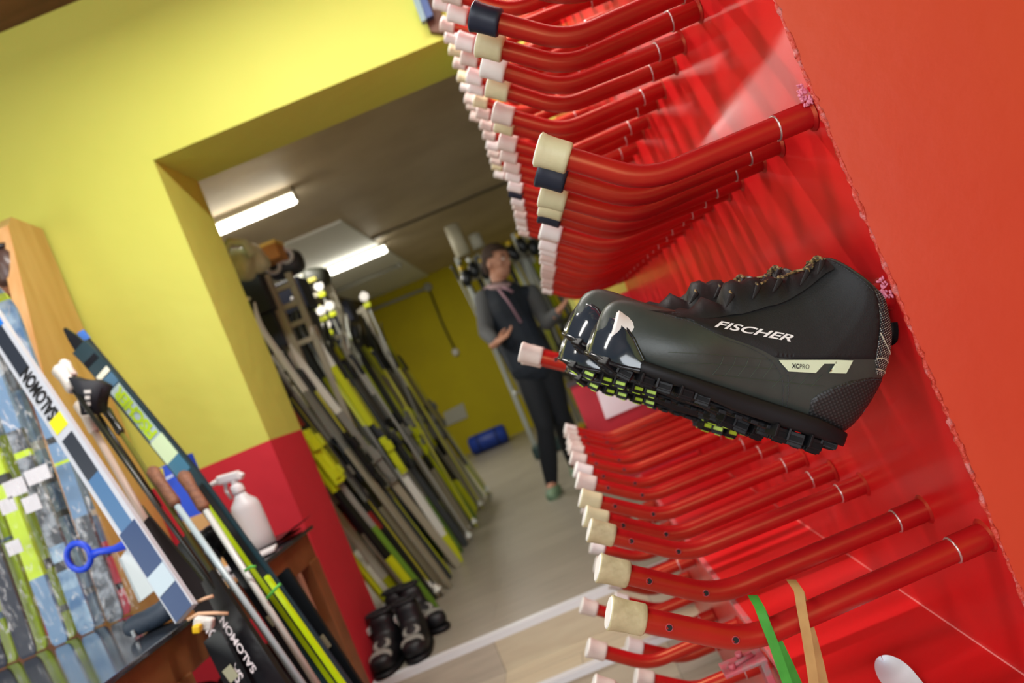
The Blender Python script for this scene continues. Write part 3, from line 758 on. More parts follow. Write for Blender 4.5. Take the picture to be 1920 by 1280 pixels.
def lace_mesh():
    mb = MB()
    eye = [((1357,574),(1374,548)), ((1408,558),(1424,532)), ((1446,546),(1466,520)), ((1498,532),(1520,502)), ((1530,512),(1546,484))]
    prev = None
    for (a, b) in eye:
        (ax, az), (bx, bz) = px2l(*a), px2l(*b)
        for sg in (-1, 1):
            p0 = Vector((ax, sg*.031, az)); p1 = Vector((bx, sg*.021, bz)); p2 = Vector((bx-.003, 0, bz+.004))
            mb.m(1).tube([p0, p0.lerp(p1, .5)+Vector((0, sg*.002, .001)), p1], [.0008, .0028, .0036], 7, flat=.5)   # webbing loop
            mb.m(0).tube([p1+Vector((.0, sg*.002, -.003)), p1+Vector((.003, 0, .002)), p2], .0017, 7)
            if prev: mb.tube([prev + Vector((0, sg*.018, 0)), (prev+p2)/2 + Vector((0, sg*.006, .002)), p2 + Vector((0, -sg*.016, 0))], .0016, 7)
        prev = p2
    for k in range(3):
        q = Vector(px2l(1540+k*4, 484-k*2)).to_3d(); q = Vector((q.x, .012-.004*k, q.y)); mb.m(0).ring(q, .005, .0015, Matrix.Rotation(.6+k, 3, 'X'), 14, 6)
    me = bpy.data.meshes.new('laces'); bmesh.ops.recalc_face_normals(mb.bm, faces=mb.bm.faces[:]); mb.bm.to_mesh(me); mb.bm.free()
    me.materials.append(LACE); me.materials.append(DK); return me
me_lace = lace_mesh()
def pull_tab():
    mb = MB(); P = [proj(*px2l(1672, 575), 0), ]
    a = px2l(1628, 528); b = px2l(1690, 590); c = px2l(1694, 632); d = px2l(1684, 645)
    e = px2l(1660, 548)
    pts = [(a[0], a[1]), e, b, c, d]
    vs = []; fs = []
    pl = smooth_poly(pts, False, 5)
    for i, (x, z) in enumerate(pl):
        for q in (-.014, .014): vs.append((x-.001, q, z))
    for i in range(len(pl)-1): fs.append((2*i, 2*i+1, 2*i+3, 2*i+2))
    mb.faces(vs, fs)
    bmesh.ops.solidify(mb.bm, geom=mb.bm.faces[:], thickness=.002)
    me = bpy.data.meshes.new('heel_pull_tab'); bmesh.ops.recalc_face_normals(mb.bm, faces=mb.bm.faces[:]); mb.bm.to_mesh(me); mb.bm.free(); me.materials.append(DK); return me
me_tab = pull_tab()
me_body.materials.clear(); me_body.materials.append(VAMP)
for p in me_body.polygons: p.use_smooth = True
def make_boot(label, M, kind=0, full=True):
    t = thing('ski_boot', label, 'boot', group=None); t.matrix_world = M
    u = link('upper', me_body, t)
    link('outsole', me_sole[kind], t); link('toe_guard', me_guard, t); link('tongue', me_tongue, t); link('laces', me_lace, t); link('pull_tab', me_tab, t)
    link('ankle_panel', me_soft, t); link('heel_counter', me_heel, t); link('mesh_collar', me_net, t)
    if full:
        link('side_stripe', me_logo, t)
        for nm, me in (('brand_lettering', me_fis), ('model_lettering', me_xc), ('model_lettering', me_pro), ('stitching', me_st), ('printed_lines', me_fl), ('reflective_piping', me_nl)): link(nm, me, t)
    return t
make_boot('black cross-country boot nearest the camera with white lettering, toe outwards on a peg', boot_xf(.852))
make_boot('black cross-country ski boot directly behind the lettered one, toe showing above it', boot_xf(.955, (-.032, .012), 5), 0, False)
make_boot('dark ski boot with lime tread under the front pair of boots, third from the camera', boot_xf(1.065, (-.022, .010), -2), 1, False)
make_boot('dark ski boot with lime tread furthest back of the four hung boots', boot_xf(1.175, (-.018, -.016), -2), 1, False)

# ------------------------------------------------------------------ straps and shoehorn by the lowest near peg
def strap(name, label, m, pts_px, D, w, cat='strap', back=.04):
    """flat elastic loop hanging over the peg"""
    t = thing(name, label, cat, at(pts_px[0][0], pts_px[0][1], D))
    vs = []; fs = []
    front = [at(x, y, D-.0225) for x, y in pts_px]
    rear = [at(x+dx, y+3, D+.0225) for (x, y), dx in zip(pts_px, [2, 5, 11, 16, 20, 24, 28][:len(pts_px)])]
    mid = [front[0] + Vector((.001, .0225, .006))]
    path = list(reversed(rear)) + mid + front
    n = len(path)
    for i, p in enumerate(path):
        tdir = (path[min(i+1, n-1)] - path[max(i-1, 0)]).normalized()
        s = tdir.cross(Vector((0, 1, 0)) if abs(tdir.y) < .9 else Vector((0,0,1)))
        if i >= n-len(front)-1 or True: s = Vector((cs, 0, -sn))*1.0
        vs += [p - s*w/2, p + s*w/2]
    for i in range(n-1): fs.append((2*i, 2*i+1, 2*i+3, 2*i+2))
    mb = MB(); mb.faces(vs, fs); bmesh.ops.solidify(mb.bm, geom=mb.bm.faces[:], thickness=.0012)
    mb.build('loop', m, t)
    return t
strap('green_strap', 'green elastic strap looped over the lowest nearest peg', mat('green_elastic', '46A83C', .5, col2='3C9A34', scale=50), [(1424,1138),(1434,1165),(1448,1200),(1462,1240),(1476,1280),(1500,1340)], .842, .0115)
strap('tan_strap', 'tan rubber strap looped over the lowest nearest peg right of the green one', mat('tan_rubber', 'C9A468', .5, col2='B8925A', scale=30), [(1498,1108),(1503,1140),(1512,1190),(1520,1240),(1527,1290),(1535,1350)], .842, .0112)
mb = MB(); A = Vector((.262, 1.01, LZ+.009)); dr = (at(1690, 1310, .9) - at(1640, 1250, 1.01)); dr.z = 0; dr.normalize()
sd = dr.cross(Vector((0,0,1)))
vs = []; fs = []
for i in range(41):
    t_ = (i/40)**1.6; w = .021*math.sqrt(max(0, 1-(1-min(1, t_*5))**2)) + .0005
    for j in range(7):
        q = (j-3)/3
        vs.append(A + dr*(t_*.3) + sd*(w*q) + Vector((0, 0, .008*q*q + .001)))
for i in range(40):
    for j in range(6): fs.append((i*7+j, i*7+j+1, (i+1)*7+j+1, (i+1)*7+j))
mb.faces(vs, fs); bmesh.ops.solidify(mb.bm, geom=mb.bm.faces[:], thickness=.0022)
tag(mb.build('shoehorn', mat('white_plastic_horn', 'DADDE6', .35)), 'white plastic shoehorn lying on the red ledge of the boot rack', 'shoehorn')
# ------------------------------------------------------------------ skis and poles (shared builder)
def ski_mesh(segs, L=1.92, w=.044, th=.02, nseg=44):
    """segs: list of (fraction, material) from tail to tip; local z up the ski, tip curved towards -y"""
    mats = []; 
    for _, m in segs:
        if m not in mats: mats.append(m)
    mb = MB(); n = nseg; vs = []
    bnd = []; acc = 0
    for f, m in segs: acc += f; bnd.append((acc, mats.index(m)))
    tot = acc
    for i in range(n+1):
        t = i/n; z = L*t
        tip = max(0, (t-.90)/.10); tail = max(0, (.012-t)/.012)
        ww = w/2*(1 - .10*math.sin(math.pi*t))*(1 - tip**2*.75)*(1-.3*tail)
        tt = (th*(.35 + .65*math.sin(math.pi*min(1, max(0, t)))**.7))*(1-.4*tip)
        yc = -.055*tip**2 + .012*math.sin(math.pi*t)
        vs += [(-ww, yc-tt/2, z), (ww, yc-tt/2, z), (ww, yc+tt/2, z), (-ww, yc+tt/2, z)]
    for i in range(n):
        t = (i+.5)/n*tot; mi = next((m for a, m in bnd if t <= a), bnd[-1][1]); mb.m(mi)
        for k in range(4):
            k2 = (k+1) % 4
            mb.faces([vs[i*4+k], vs[i*4+k2], vs[i*4+4+k2], vs[i*4+4+k]], [(0,1,2,3)], False)
    mb.m(bnd[0][1]).faces(vs[:4], [(0,1,2,3)], False); mb.m(bnd[-1][1]).faces(vs[-4:], [(0,1,2,3)], False)
    bmesh.ops.remove_doubles(mb.bm, verts=mb.bm.verts[:], dist=1e-6); bmesh.ops.recalc_face_normals(mb.bm, faces=mb.bm.faces[:])
    me = bpy.data.meshes.new('ski_body'); mb.bm.to_mesh(me); mb.bm.free()
    for m in mats: me.materials.append(m)
    return me
def binding_mesh(m, L=1.92):
    mb = MB(); z = L*.47
    mb.box((0, -.026, z), (.042, .018, .30), bev=.004); mb.box((0, -.042, z+.07), (.05, .026, .07), bev=.006); mb.box((0, -.038, z-.10), (.03, .016, .05), bev=.004)
    me = bpy.data.meshes.new('binding'); mb.bm.to_mesh(me); mb.bm.free(); me.materials.append(m); return me
K_LIME = mat('lime_ski_print', 'C3CE1E', .35); K_BLK = mat('black_ski_print', '14181C', .3); K_WHT = mat('white_ski_print', 'D9DCD2', .35)
K_GRY = mat('grey_ski_print', '7E8078', .4); K_BLU = mat('blue_ski_print', '27406E', .35); K_RED = mat('red_ski_print', '9E2428', .35); K_GRN = mat('green_ski_print', '5E8A2A', .35)
K_TAN = mat('tan_grey_ski_base', '9A957F', .45); K_DG = mat('dark_grey_ski_print', '33383A', .35)
def ski_thing(me, bind, name, label, cat, foot, top, face, group):
    t = thing(name, label, cat, foot, group)
    z = (Vector(top) - Vector(foot)).normalized(); y = -(Vector(face) - z*Vector(face).dot(z)).normalized(); x = y.cross(z)
    M = Matrix((x, y, z)).transposed()
    t.rotation_euler = M.to_euler()
    link('ski_body', me, t)
    if bind: link('binding', bind, t)
    return t
KINDS = [
 ('lime and black', [(.18, K_LIME), (.2, K_BLK), (.14, K_LIME), (.22, K_TAN), (.16, K_LIME), (.10, K_BLK)]),
 ('grey and black', [(.3, K_TAN), (.22, K_BLK), (.28, K_GRY), (.2, K_BLK)]),
 ('white and lime', [(.12, K_LIME), (.3, K_WHT), (.18, K_BLK), (.25, K_LIME), (.15, K_WHT)]),
 ('dark grey', [(.4, K_DG), (.2, K_BLK), (.4, K_DG)]),
 ('pale grey', [(.5, K_TAN), (.2, K_GRY), (.3, K_WHT)]),
 ('green and grey', [(.25, K_GRN), (.3, K_GRY), (.2, K_LIME), (.25, K_DG)]),
 ('black and red', [(.3, K_BLK), (.07, K_RED), (.35, K_BLK), (.1, K_RED), (.18, K_BLK)]),
 ('lime yellow', [(.35, K_LIME), (.12, K_GRY), (.43, K_LIME), (.1, K_WHT)])]
SK = [(n, ski_mesh(s, 1.9 + .04*(i % 3))) for i, (n, s) in enumerate(KINDS)]
BND = [binding_mesh(K_BLK), binding_mesh(K_GRY), binding_mesh(K_LIME)]
def pole_meshes(shaft, L=1.4):
    mb = MB(); mb.tube([(0,0,.0), (0,0,.05), (0,0,L-.13)], [.003, .0055, .0085], 8)
    a = bpy.data.meshes.new('shaft'); mb.bm.to_mesh(a); mb.bm.free(); a.materials.append(shaft)
    mb = MB(); mb.tube([(0,0,L-.15), (0,0,L-.13), (0,0,L-.04), (0,-.006,L-.01), (0,-.008,L)], [.012, .015, .014, .018, .012], 10); b = bpy.data.meshes.new('grip'); mb.bm.to_mesh(b); mb.bm.free(); b.materials.append(K_BLK)
    mb = MB(); mb.tube([(0,0,.04), (0,0,.05), (0,0,.075)], [.03, .026, .008], 10, flat=.8); c = bpy.data.meshes.new('basket'); mb.bm.to_mesh(c); mb.bm.free(); c.materials.append(K_WHT)
    return a, b, c
PL = [pole_meshes(mat('grey_pole_shaft', 'A8AAA2', .35)), pole_meshes(mat('yellow_pole_shaft', 'C8C83C', .35)), pole_meshes(mat('black_pole_shaft', '1b1d20', .35))]
def pole_thing(k, label, foot, top, group, name='ski_pole'):
    t = thing(name, label, 'ski pole', foot, group)
    t.rotation_euler = rot_to(Vector(top)-Vector(foot), (0,-1,0)).to_euler()
    for nm, me in zip(('shaft', 'grip', 'basket'), PL[k]): link(nm, me, t)
    return t
rk = random.Random(3)
FZ = .30
# left rack: skis stand with tails near x=-.93 and lean to the left against frames
yv = 3.42; i = 0
while yv < 6.25:
    for layer in range(2):
        k = rk.choices(range(8), weights=[5, 4, 3, 4, 4, 3, 1, 3])[0]
        if i < 2: k = (0, 7)[i]
        nm, me = SK[k]
        fx = -.94 - layer*.16 + rk.uniform(-.05, .03) - (.0 if yv > 3.6 else .0)
        lean = .50 if yv < 4.15 else .36
        tx = fx - lean + rk.uniform(-.05, .04); sc_ = rk.uniform(.76, .92) if yv > 3.6 else 1.0
        dy = rk.uniform(-.10, .11)
        place = ('before the ladder frame', 'past the ladder frame', 'beyond the second frame')[0 if yv < 4.2 else 1 if yv < 5.35 else 2]
        rw = ('front row', 'back row')[layer]
        sk_ = ski_thing(me, BND[rk.randrange(3)], 'rental_ski', nm + ' ski in the ' + rw + ' of the left rack, ' + place, 'ski', (fx, yv, FZ+.002), (tx, yv+dy, FZ+1.9),
                  (math.cos(a_:=rk.uniform(-1.0, .15)), math.sin(a_), 0), nm + ' skis of the left rack, ' + rw + ', ' + place)
        sk_.scale = (1, 1, sc_)
        i += 1
    yv += rk.uniform(.045, .065) if yv > 4.2 else rk.uniform(.075, .10)
for j in range(22):
    y0 = 3.7 + j*.12; fx = -.88 - rk.uniform(0, .2)
    pole_thing(rk.randrange(3), ('grey', 'yellow', 'black')[rk.randrange(1)] + ' ski pole standing between skis of the left rack' if False else 'ski pole standing between the skis of the left rack', (fx, y0, FZ), (fx-.27+rk.uniform(-.08,.08), y0+rk.uniform(-.1,.1), FZ+1.4), 'ski poles in the left rack')
# grey metal ladder frames
def frame(y, xr, ztop, n, lab, ladder=True):
    t = thing('rack_frame', lab, 'rack', (xr, y, FZ))
    w = .12
    MB().box((xr, y, (FZ+ztop)/2), (.05, .04, ztop-FZ), bev=.004).build('upright', GREYM, t)
    if ladder:
        MB().box((xr+w, y+.02, (FZ+ztop)/2), (.035, .035, ztop-FZ-.06), bev=.004).build('upright', GREYM, t)
        for k in range(n): MB().box((xr+w/2, y+.01, ztop-.10-.11*k), (w, .03, .03), bev=.003).build('rung', GREYM, t)
    for k in range(4): MB().box((xr-.25, y+.01, ztop-.03-.34*k-(.25 if ladder else 0)), (.46, .035, .035), bev=.003).build('cross_bar', GREYM, t)
    MB().box((xr-.5, y+.01, (FZ+ztop)/2), (.04, .04, ztop-FZ), bev=.004).build('upright', GREYM, t)
    return t
frame(4.2, -1.31, 2.24, 4, 'tall grey metal ladder frame holding up the skis nearest the opening')
frame(5.35, -1.27, 2.27, 0, 'grey metal frame with open cross bars behind the ladder frame', False)
frame(6.15, -1.27, 2.15, 0, 'grey metal frame at the far end of the left ski rack', False)
# things on top of the left rack
DKB = mat('dark_blue_bag_fabric', '1C2640', .7)
def lump(name, lab, cat, c, r, m, rot=0, extra=None):
    t = thing(name, lab, cat, c)
    M = Matrix.Rotation(rot, 3, 'Y')
    f = lambda p: Vector([math.copysign(abs(q)**.6, q) for q in p])
    MB().ell(c, r, M, 24, 14, f).build('body', m, t); 
    if extra: extra(t)
    return t
c = at(452, 497, 3.95)
def hood(t):
    MB().tube([c+Vector((-.02,-.10,.06)), c+Vector((.03,-.11,.11)), c+Vector((.09,-.09,.08)), c+Vector((.10,-.08,.0))], .022, 10).build('handle', mat('pale_green_plastic', 'C9CFB2', .5), t)
lump('carry_bag', 'pale green carry bag on top of the left ski rack beside the yellow wall', 'bag', c, (.07, .08, .085), mat('pale_green_bag', 'CDD3B4', .6, col2='B4B998', scale=20), .4, hood)
c2 = at(478, 484, 4.02)
lump('carry_bag', 'small cream bag with a dark opening second on the left rack top', 'bag', c2, (.055, .06, .085), mat('cream_bag', 'C6C8AC', .6), -.3,
     lambda t: MB().ell(c2+Vector((.0,-.055,.02)), (.025, .012, .04)).build('opening', mat('olive_dark', '565c44', .8), t))
c3 = at(505, 480, 4.25)
t = thing('wooden_crate', 'orange wooden box on top of the left ski rack', 'box', c3)
MB().box(c3, (.16, .14, .085), bev=.006).build('body', mat('orange_wood_box', 'C98A3C', .5, col2='B87830', scale=8), t); MB().box(c3+Vector((0,0,.052)), (.168, .148, .02), bev=.003).build('lid', mat('yellow_wood_lid', 'F0CC6C', .5), t)
c4 = at(535, 497, 4.4)
def vis(t):
    MB().ring(c4+Vector((-.045,-.085,.0)), .038, .012, Matrix.Rotation(math.pi/2, 3, 'X'), 20, 8).build('rim', mat('white_rim', 'CFD0CE', .4), t)
    MB().ring(c4+Vector((.045,-.085,.03)), .038, .012, Matrix.Rotation(math.pi/2, 3, 'X'), 20, 8).build('rim', mat('white_rim', 'CFD0CE', .4), t)
lump('ski_boot_pair_bag', 'dark grey boots with white rims on top of the left rack', 'boots', c4, (.11, .08, .075), mat('dark_grey_boot_shell', '2A2C34', .5), 0, vis)
c5 = at(595, 520, 5.33)
lump('dark_helmet', 'dark helmet with yellow trim on the second rack frame', 'helmet', c5, (.09, .1, .07), mat('dark_olive_shell', '35382E', .5), .3,
     lambda t: MB().box(c5+Vector((-.03,-.09,-.02)), (.09, .02, .03), bev=.006).build('trim_band', mat('dull_yellow', 'B8B040', .5), t))
BX = mat('dark_blue_box_card', '1B2338', .6)
for (px, py, D, w, h, lab) in ((468, 560, 4.05, .26, .24, 'dark blue box on the upper shelf of the left rack'), (498, 628, 4.1, .24, .22, 'dark blue box on the shelf below the uppermost one'), (548, 560, 4.5, .22, .2, 'dark box seen through the upper rungs of the ladder frame'), (566, 622, 4.6, .22, .22, 'dark box seen through the ladder frame below its rungs'), (655, 640, 5.5, .18, .2, 'dark box between cross bars of the second frame'), (640, 590, 5.5, .2, .16, 'dark box high between cross bars of the second frame')):
    p = at(px, py, D+.14)
    t = thing('storage_box', lab, 'box', (p.x, p.y, p.z-h/2)); MB().box(p, (w, .2, h), bev=.006).build('body', BX, t); MB().ell(p+Vector((.03,-.102,-.02)), (.012,.006,.012)).build('button', WHITE, t)
# round white pole baskets hanging at the second frame
for k, (px, py) in enumerate(((598, 536), (602, 582), (618, 573), (578, 563), (612, 608), (571, 618), (683, 556))):
    p = at(px, py, 5.25)
    t = thing('hanging_pole', 'ski pole with white disc basket hung upside down on the second frame', 'ski pole', p, 'poles hung on the second frame')
    mb = MB(); mb.tube([p+Vector((0,-.006,0)), p+Vector((0,.006,0))], .033, 16); mb.build('basket', WHITE, t)
    mb = MB(); mb.tube([p+Vector((0,.01,.04)), p+Vector((0,.01,-.15)), p+Vector((.03,.03,-1.2))], .008, 8); mb.build('shaft', PL[k % 3][0].materials[0], t)
    mb = MB(); mb.box(p+Vector((0,0,-.065)), (.05, .03, .035), bev=.006); mb.build('clip', K_LIME, t)
# white bucket at the end of the left rack
p = at(845, 925, 5.9)
t = thing('bucket', 'white bucket on the floor at the far end of the left ski rack', 'bucket', (p.x, 5.9, FZ))
MB().tube([(p.x, 5.9, FZ), (p.x, 5.9, FZ+.01), (p.x, 5.9, FZ+.17), (p.x, 5.9, FZ+.18)], [.085, .09, .11, .115], 24).build('body', mat('grey_white_plastic', 'B8B8B0', .4), t)
MB().ring((p.x, 5.9, FZ+.18), .113, .007).build('rim', mat('grey_rim', '9a9a94', .4), t)

# ------------------------------------------------------------------ right-hand rack behind the person
for j in range(16):
    x0 = -.34 + j*.062; y0 = 7.15 + rk.uniform(-.08, .1) + (j % 2)*.12
    k = (4, 1, 4, 2, 4, 3, 1, 4)[j % 8]; nm, me = SK[k]
    ski_thing(me, BND[j % 3], 'rental_ski', nm + ' ski standing in the far rack behind the person', 'ski', (x0, y0, FZ+.12), (x0-.10+rk.uniform(-.05,.06), y0+.16, FZ+2.02), (rk.uniform(-.6,.6), -1, 0), nm + ' skis in the far rack')
for j in range(14):
    x0 = -.42 + j*.085; y0 = 7.0 + rk.uniform(-.06, .1)
    pole_thing(rk.randrange(3), 'ski pole with dark grip standing in the far rack behind the person', (x0, y0, FZ+.62), (x0-.06+rk.uniform(-.06,.06), y0+.1, FZ+2.02), 'poles in the far rack')
t = thing('far_rack', 'grey metal ski rack standing behind the person in the back room', 'rack', (.1, 7.15, FZ))
for x in (-.46, .14, .72): MB().box((x, 7.24, 1.35), (.045, .045, 2.1), bev=.004).build('upright', mat('pale_rack_metal', 'B9BCB0', .4, .2), t)
for z in (.95, 2.15): MB().box((.13, 7.27, z), (1.22, .03, .04), bev=.004).build('rail', GREYM, t)
MB().box((.13, 6.96, 2.17), (1.22, .03, .03), bev=.004).build('rail', GREYM, t)
MB().box((.13, 7.15, FZ+.06), (1.24, .34, .10), bev=.01).build('base_tray', mat('dark_green_tray', '21403E', .5), t)
YEL = mat('bright_yellow_plastic', 'E8C21C', .4)
for j in range(12):
    p = Vector((-.42 + j*.1 + rk.uniform(-.02,.02), 6.93, 2.22 + rk.uniform(-.05, .10)))
    t = thing('hanging_glove', 'dark glove with yellow cuff hung along the top of the far rack', 'glove', p, 'gloves on the far rack')
    MB().ell(p+Vector((0,0,-.07)), (.05, .04, .085), Matrix.Rotation(rk.uniform(-.5,.5), 3, 'Y'), 12, 8).build('glove_body', K_BLK, t)
    MB().ell(p+Vector((rk.uniform(-.01,.01),-.02,.03)), (.024, .025, .028), None, 12, 8).build('cuff', YEL if j % 3 != 1 else K_WHT, t)
for j in range(6):
    p = Vector((-.36 + j*.2, 7.0, FZ+.138))
    t = thing('yellow_clip', 'yellow clip at the foot of the far ski rack', 'clip', p, 'yellow clips of the far rack'); MB().box(p, (.06, .05, .05), Matrix.Rotation(.3*j, 3, 'Y'), bev=.008).build('jaw', YEL, t)
p = at(842, 412, 7.0)
t = thing('cardboard_tube', 'cream paper roll standing on top of the far rack under the ceiling', 'tube', (p.x, 7.0, 2.33))
MB().tube([(p.x, 7.0, 2.36), (p.x-.005, 7.0, 2.66)], .07, 20).build('roll', mat('cream_card', 'CFC9AE', .6), t)
MB().tube([(p.x, 7.0, 2.35), (p.x, 7.0, 2.362)], .073, 20).build('end_disc', mat('cream_card_end', 'B5AF95', .6), t)
p = at(882, 425, 7.0)
t = thing('cardboard_tube', 'short rounded white roll beside the taller cream roll on the rack', 'tube', (p.x, 7.0, 2.38)); MB().tube([(p.x, 7.0, 2.36), (p.x, 7.0, 2.50)], .06, 18).build('roll', mat('white_roll', 'BDBBAA', .6), t)
for k, (px, py) in enumerate(((1075, 610), (1085, 650), (1075, 690))):   # dark shelf behind the opening's right side
    p = at(px, py, 6.6)
    t = thing('boot_pair', 'dark rental boots on the shelf right of the person', 'boots', p, 'boots on the shelf right of the person')
    MB().ell(p, (.13, .1, .06), None, 16, 8).build('shell', mat('dark_olive_boot', '26281e', .5), t); MB().box(p+Vector((-.05,-.09,.02)), (.05, .03, .03), bev=.008).build('buckle', YEL if k % 2 else K_GRY, t)
t = thing('shelf_unit', 'dark shelf unit with boots right of the person in the back room', 'shelf', (.32, 6.7, FZ))
for z in (.82, 1.02, 1.22, 1.42): MB().box((.36, 6.72, z), (.5, .3, .025)).build('shelf', mat('dark_shelf_board', '3A352E', .6), t)
for x in (.11, .61): MB().box((x, 6.72, .9), (.03, .3, 1.2)).build('side', mat('dark_shelf_board', '3A352E', .6), t)

# ------------------------------------------------------------------ boots on the landing by the red jamb
def dark_boot(c, yaw, lab, full=True):
    c = Vector(c); M = Matrix.Rotation(yaw, 3, 'Z')
    t = thing('rental_boot', lab, 'boot', c)
    V = lambda x, y, z: c + M @ Vector((x, y, z))
    mb = MB(); f = lambda p: Vector([math.copysign(abs(q)**.75, q) for q in p])
    mb.ell(V(.05, 0, .055), (.13, .048, .045), M, 24, 14, f); mb.ell(V(-.05, 0, .10), (.065, .045, .10), M @ Matrix.Rotation(-.1, 3, 'Y'), 24, 14, f); mb.ell(V(-.06, 0, .165), (.06, .044, .05), M, 20, 12, f); mb.ell(V(.01, 0, .09), (.09, .042, .045), M @ Matrix.Rotation(.5, 3, 'Y'), 20, 12, f)
    me = voxel(mb, .007, 6); me.materials.append(mat('black_boot_fabric', '101116', .5))
    for v in me.vertices: v.co -= c
    link('upper', me, t)
    MB().ell(V(.03, 0, .015), (.16, .05, .018), M, 24, 8, f).build('outsole', RUB, t)
    MB().ring(V(-.062, 0, .212), .042, .009, M, 22, 8).build('collar', DK, t)
    GL = mat('grey_boot_print', '8E9088', .5)
    MB().ring(V(.055, 0, .104), .026, .010, M @ Matrix.Rotation(.5, 3, 'Y'), 20, 8, .9).build('lace_cover_ring', GL, t)
    MB().ell(V(.125, 0, .078), (.038, .042, .018), M @ Matrix.Rotation(.6, 3, 'Y'), 16, 8).build('toe_patch', GL, t)
    MB().box(V(-.03, -.045, .16) , (.05, .006, .025), M, bev=.002).build('cuff_label', mat('white_cuff_label', 'C8C8C4', .5), t)
    t.scale = (1.2, .85, .95)
    return t
dark_boot((-1.062, 3.02, FZ), -1.6, 'black rental boot nearest the red jamb with grey toe, front row')
dark_boot((-.945, 3.04, FZ), -1.5, 'black rental boot with grey lace ring, right one of the front row')
dark_boot((-1.06, 3.30, FZ), -1.6, 'black boot with white cuff label behind the front row by the jamb')
dark_boot((-.955, 3.28, FZ), -1.1, 'black boot turned sideways, furthest from the red jamb')
# ------------------------------------------------------------------ the person walking in the back room
PD = 5.1
def pp(px, py, D=PD): return at(px, py, D)
SKIN = mat('skin', 'C08A70', .55); HAIR = mat('brown_hair', '3E2C22', .8, bump=.5, bscale=60)
VEST = mat('navy_vest', '1E2733', .75, col2='1A222D', scale=20); SLV = mat('grey_sleeve', '5C5E60', .85); TRS = mat('black_leggings', '0E141C', .8)
j = dict(head=pp(932, 494), neck=pp(937, 535), chest=pp(950, 580), belly=pp(978, 640), hip=pp(1000, 682),
         rs=pp(907, 560, 5.08), re=pp(912, 622, 5.0), rw=pp(930, 643, 4.82), ls=pp(996, 550, 5.12), le=pp(1026, 604, 5.05), lw=pp(1046, 585, 4.92),
         rh=pp(990, 690), rk=pp(1022, 800, 5.0), ra=pp(1034, 905, 5.05), lh=pp(1024, 682), lk=pp(1052, 785, 5.12), la=pp(1076, 868, 5.55))
person = thing('person', 'person in navy vest, grey sleeves and black leggings gesturing with both hands', 'person', (j['ra'].x, PD, FZ))
def limb(mb, a, b, ra, rb, n=5, seg=14, bulge=0.0):
    a, b = Vector(a), Vector(b); P = [a.lerp(b, i/n) for i in range(n+1)]; r_ = [ra+(rb-ra)*i/n + bulge*math.sin(math.pi*i/n) for i in range(n+1)]
    mb.tube(P, r_, seg); mb.ell(a, ra, None, 14, 8); mb.ell(b, rb, None, 14, 8)
HR = rot_to((j['head']-j['neck']).normalized(), (.80, -.60, 0))    # x axis = facing direction
H = lambda x, y, z: j['head'] + HR @ Vector((x, y, z))
def hand(mb, w, d, palm_n, thumb_s, sp=.5):
    d = Vector(d).normalized(); n = Vector(palm_n); n = (n - d*n.dot(d)).normalized(); s = d.cross(n)
    B = Matrix((s, n, d)).transposed()
    mb.ell(w + d*.045, (.038, .016, .05), B, 14, 8); limb(mb, w - d*.03, w + d*.02, .026, .025)
    for k, (o, L) in enumerate(((-.028, .068), (-.010, .078), (.009, .074), (.027, .058))):
        p0 = w + d*.08 + s*o; dd = (d + s*o*6*sp).normalized()
        p1 = p0 + dd*L*.5; p2 = p1 + (dd + n*.35).normalized()*L*.3; p3 = p2 + (dd + n*.8).normalized()*L*.25
        mb.tube([p0 - dd*.02, p0, p1, p2, p3], [.010, .0102, .0095, .0088, .0075], 8); mb.ell(p3, .0076, None, 8, 6)
    q = w + d*.025 + s*thumb_s*.03; q1 = q + (s*thumb_s*.9 + d*.45 + n*.2).normalized()*.045; q2 = q1 + (s*thumb_s*.45 + d*.9).normalized()*.036
    mb.tube([q, q1, q2], [.014, .012, .0095], 8); mb.ell(q2, .0096, None, 8, 6)
mb = MB()
# torso, legs and arms of one body
mb.ell(j['chest'], (.150, .10, .19), rot_to(j['neck']-j['belly']), 20, 14); limb(mb, j['belly'], j['hip'], .12, .135); mb.ell(j['hip'], (.155, .11, .11), rot_to(j['belly']-j['hip']))
limb(mb, j['chest'], j['belly'], .13, .12); limb(mb, j['neck'] - Vector((0,0,.05)), H(-.015, 0, -.05), .058, .052)
limb(mb, j['chest']+Vector((0,0,.1)), j['rs'], .07, .058); limb(mb, j['chest']+Vector((0,0,.08)), j['ls'], .07, .058)
for s, e, w in (('rs','re','rw'), ('ls','le','lw')): limb(mb, j[s], j[e], .050, .040); limb(mb, j[e], j[w], .039, .027)
for h, k, a in (('rh','rk','ra'), ('lh','lk','la')): limb(mb, j[h], j[k], .088, .056, bulge=.006); limb(mb, j[k], j[a], .052, .036, bulge=.012)
for a, f in (('ra', (-.15, -.9, -.25)), ('la', (-.1, -.6, -.6))): limb(mb, j[a], j[a] + Vector(f).normalized()*.13 - Vector((0,0,.04)), .036, .03)
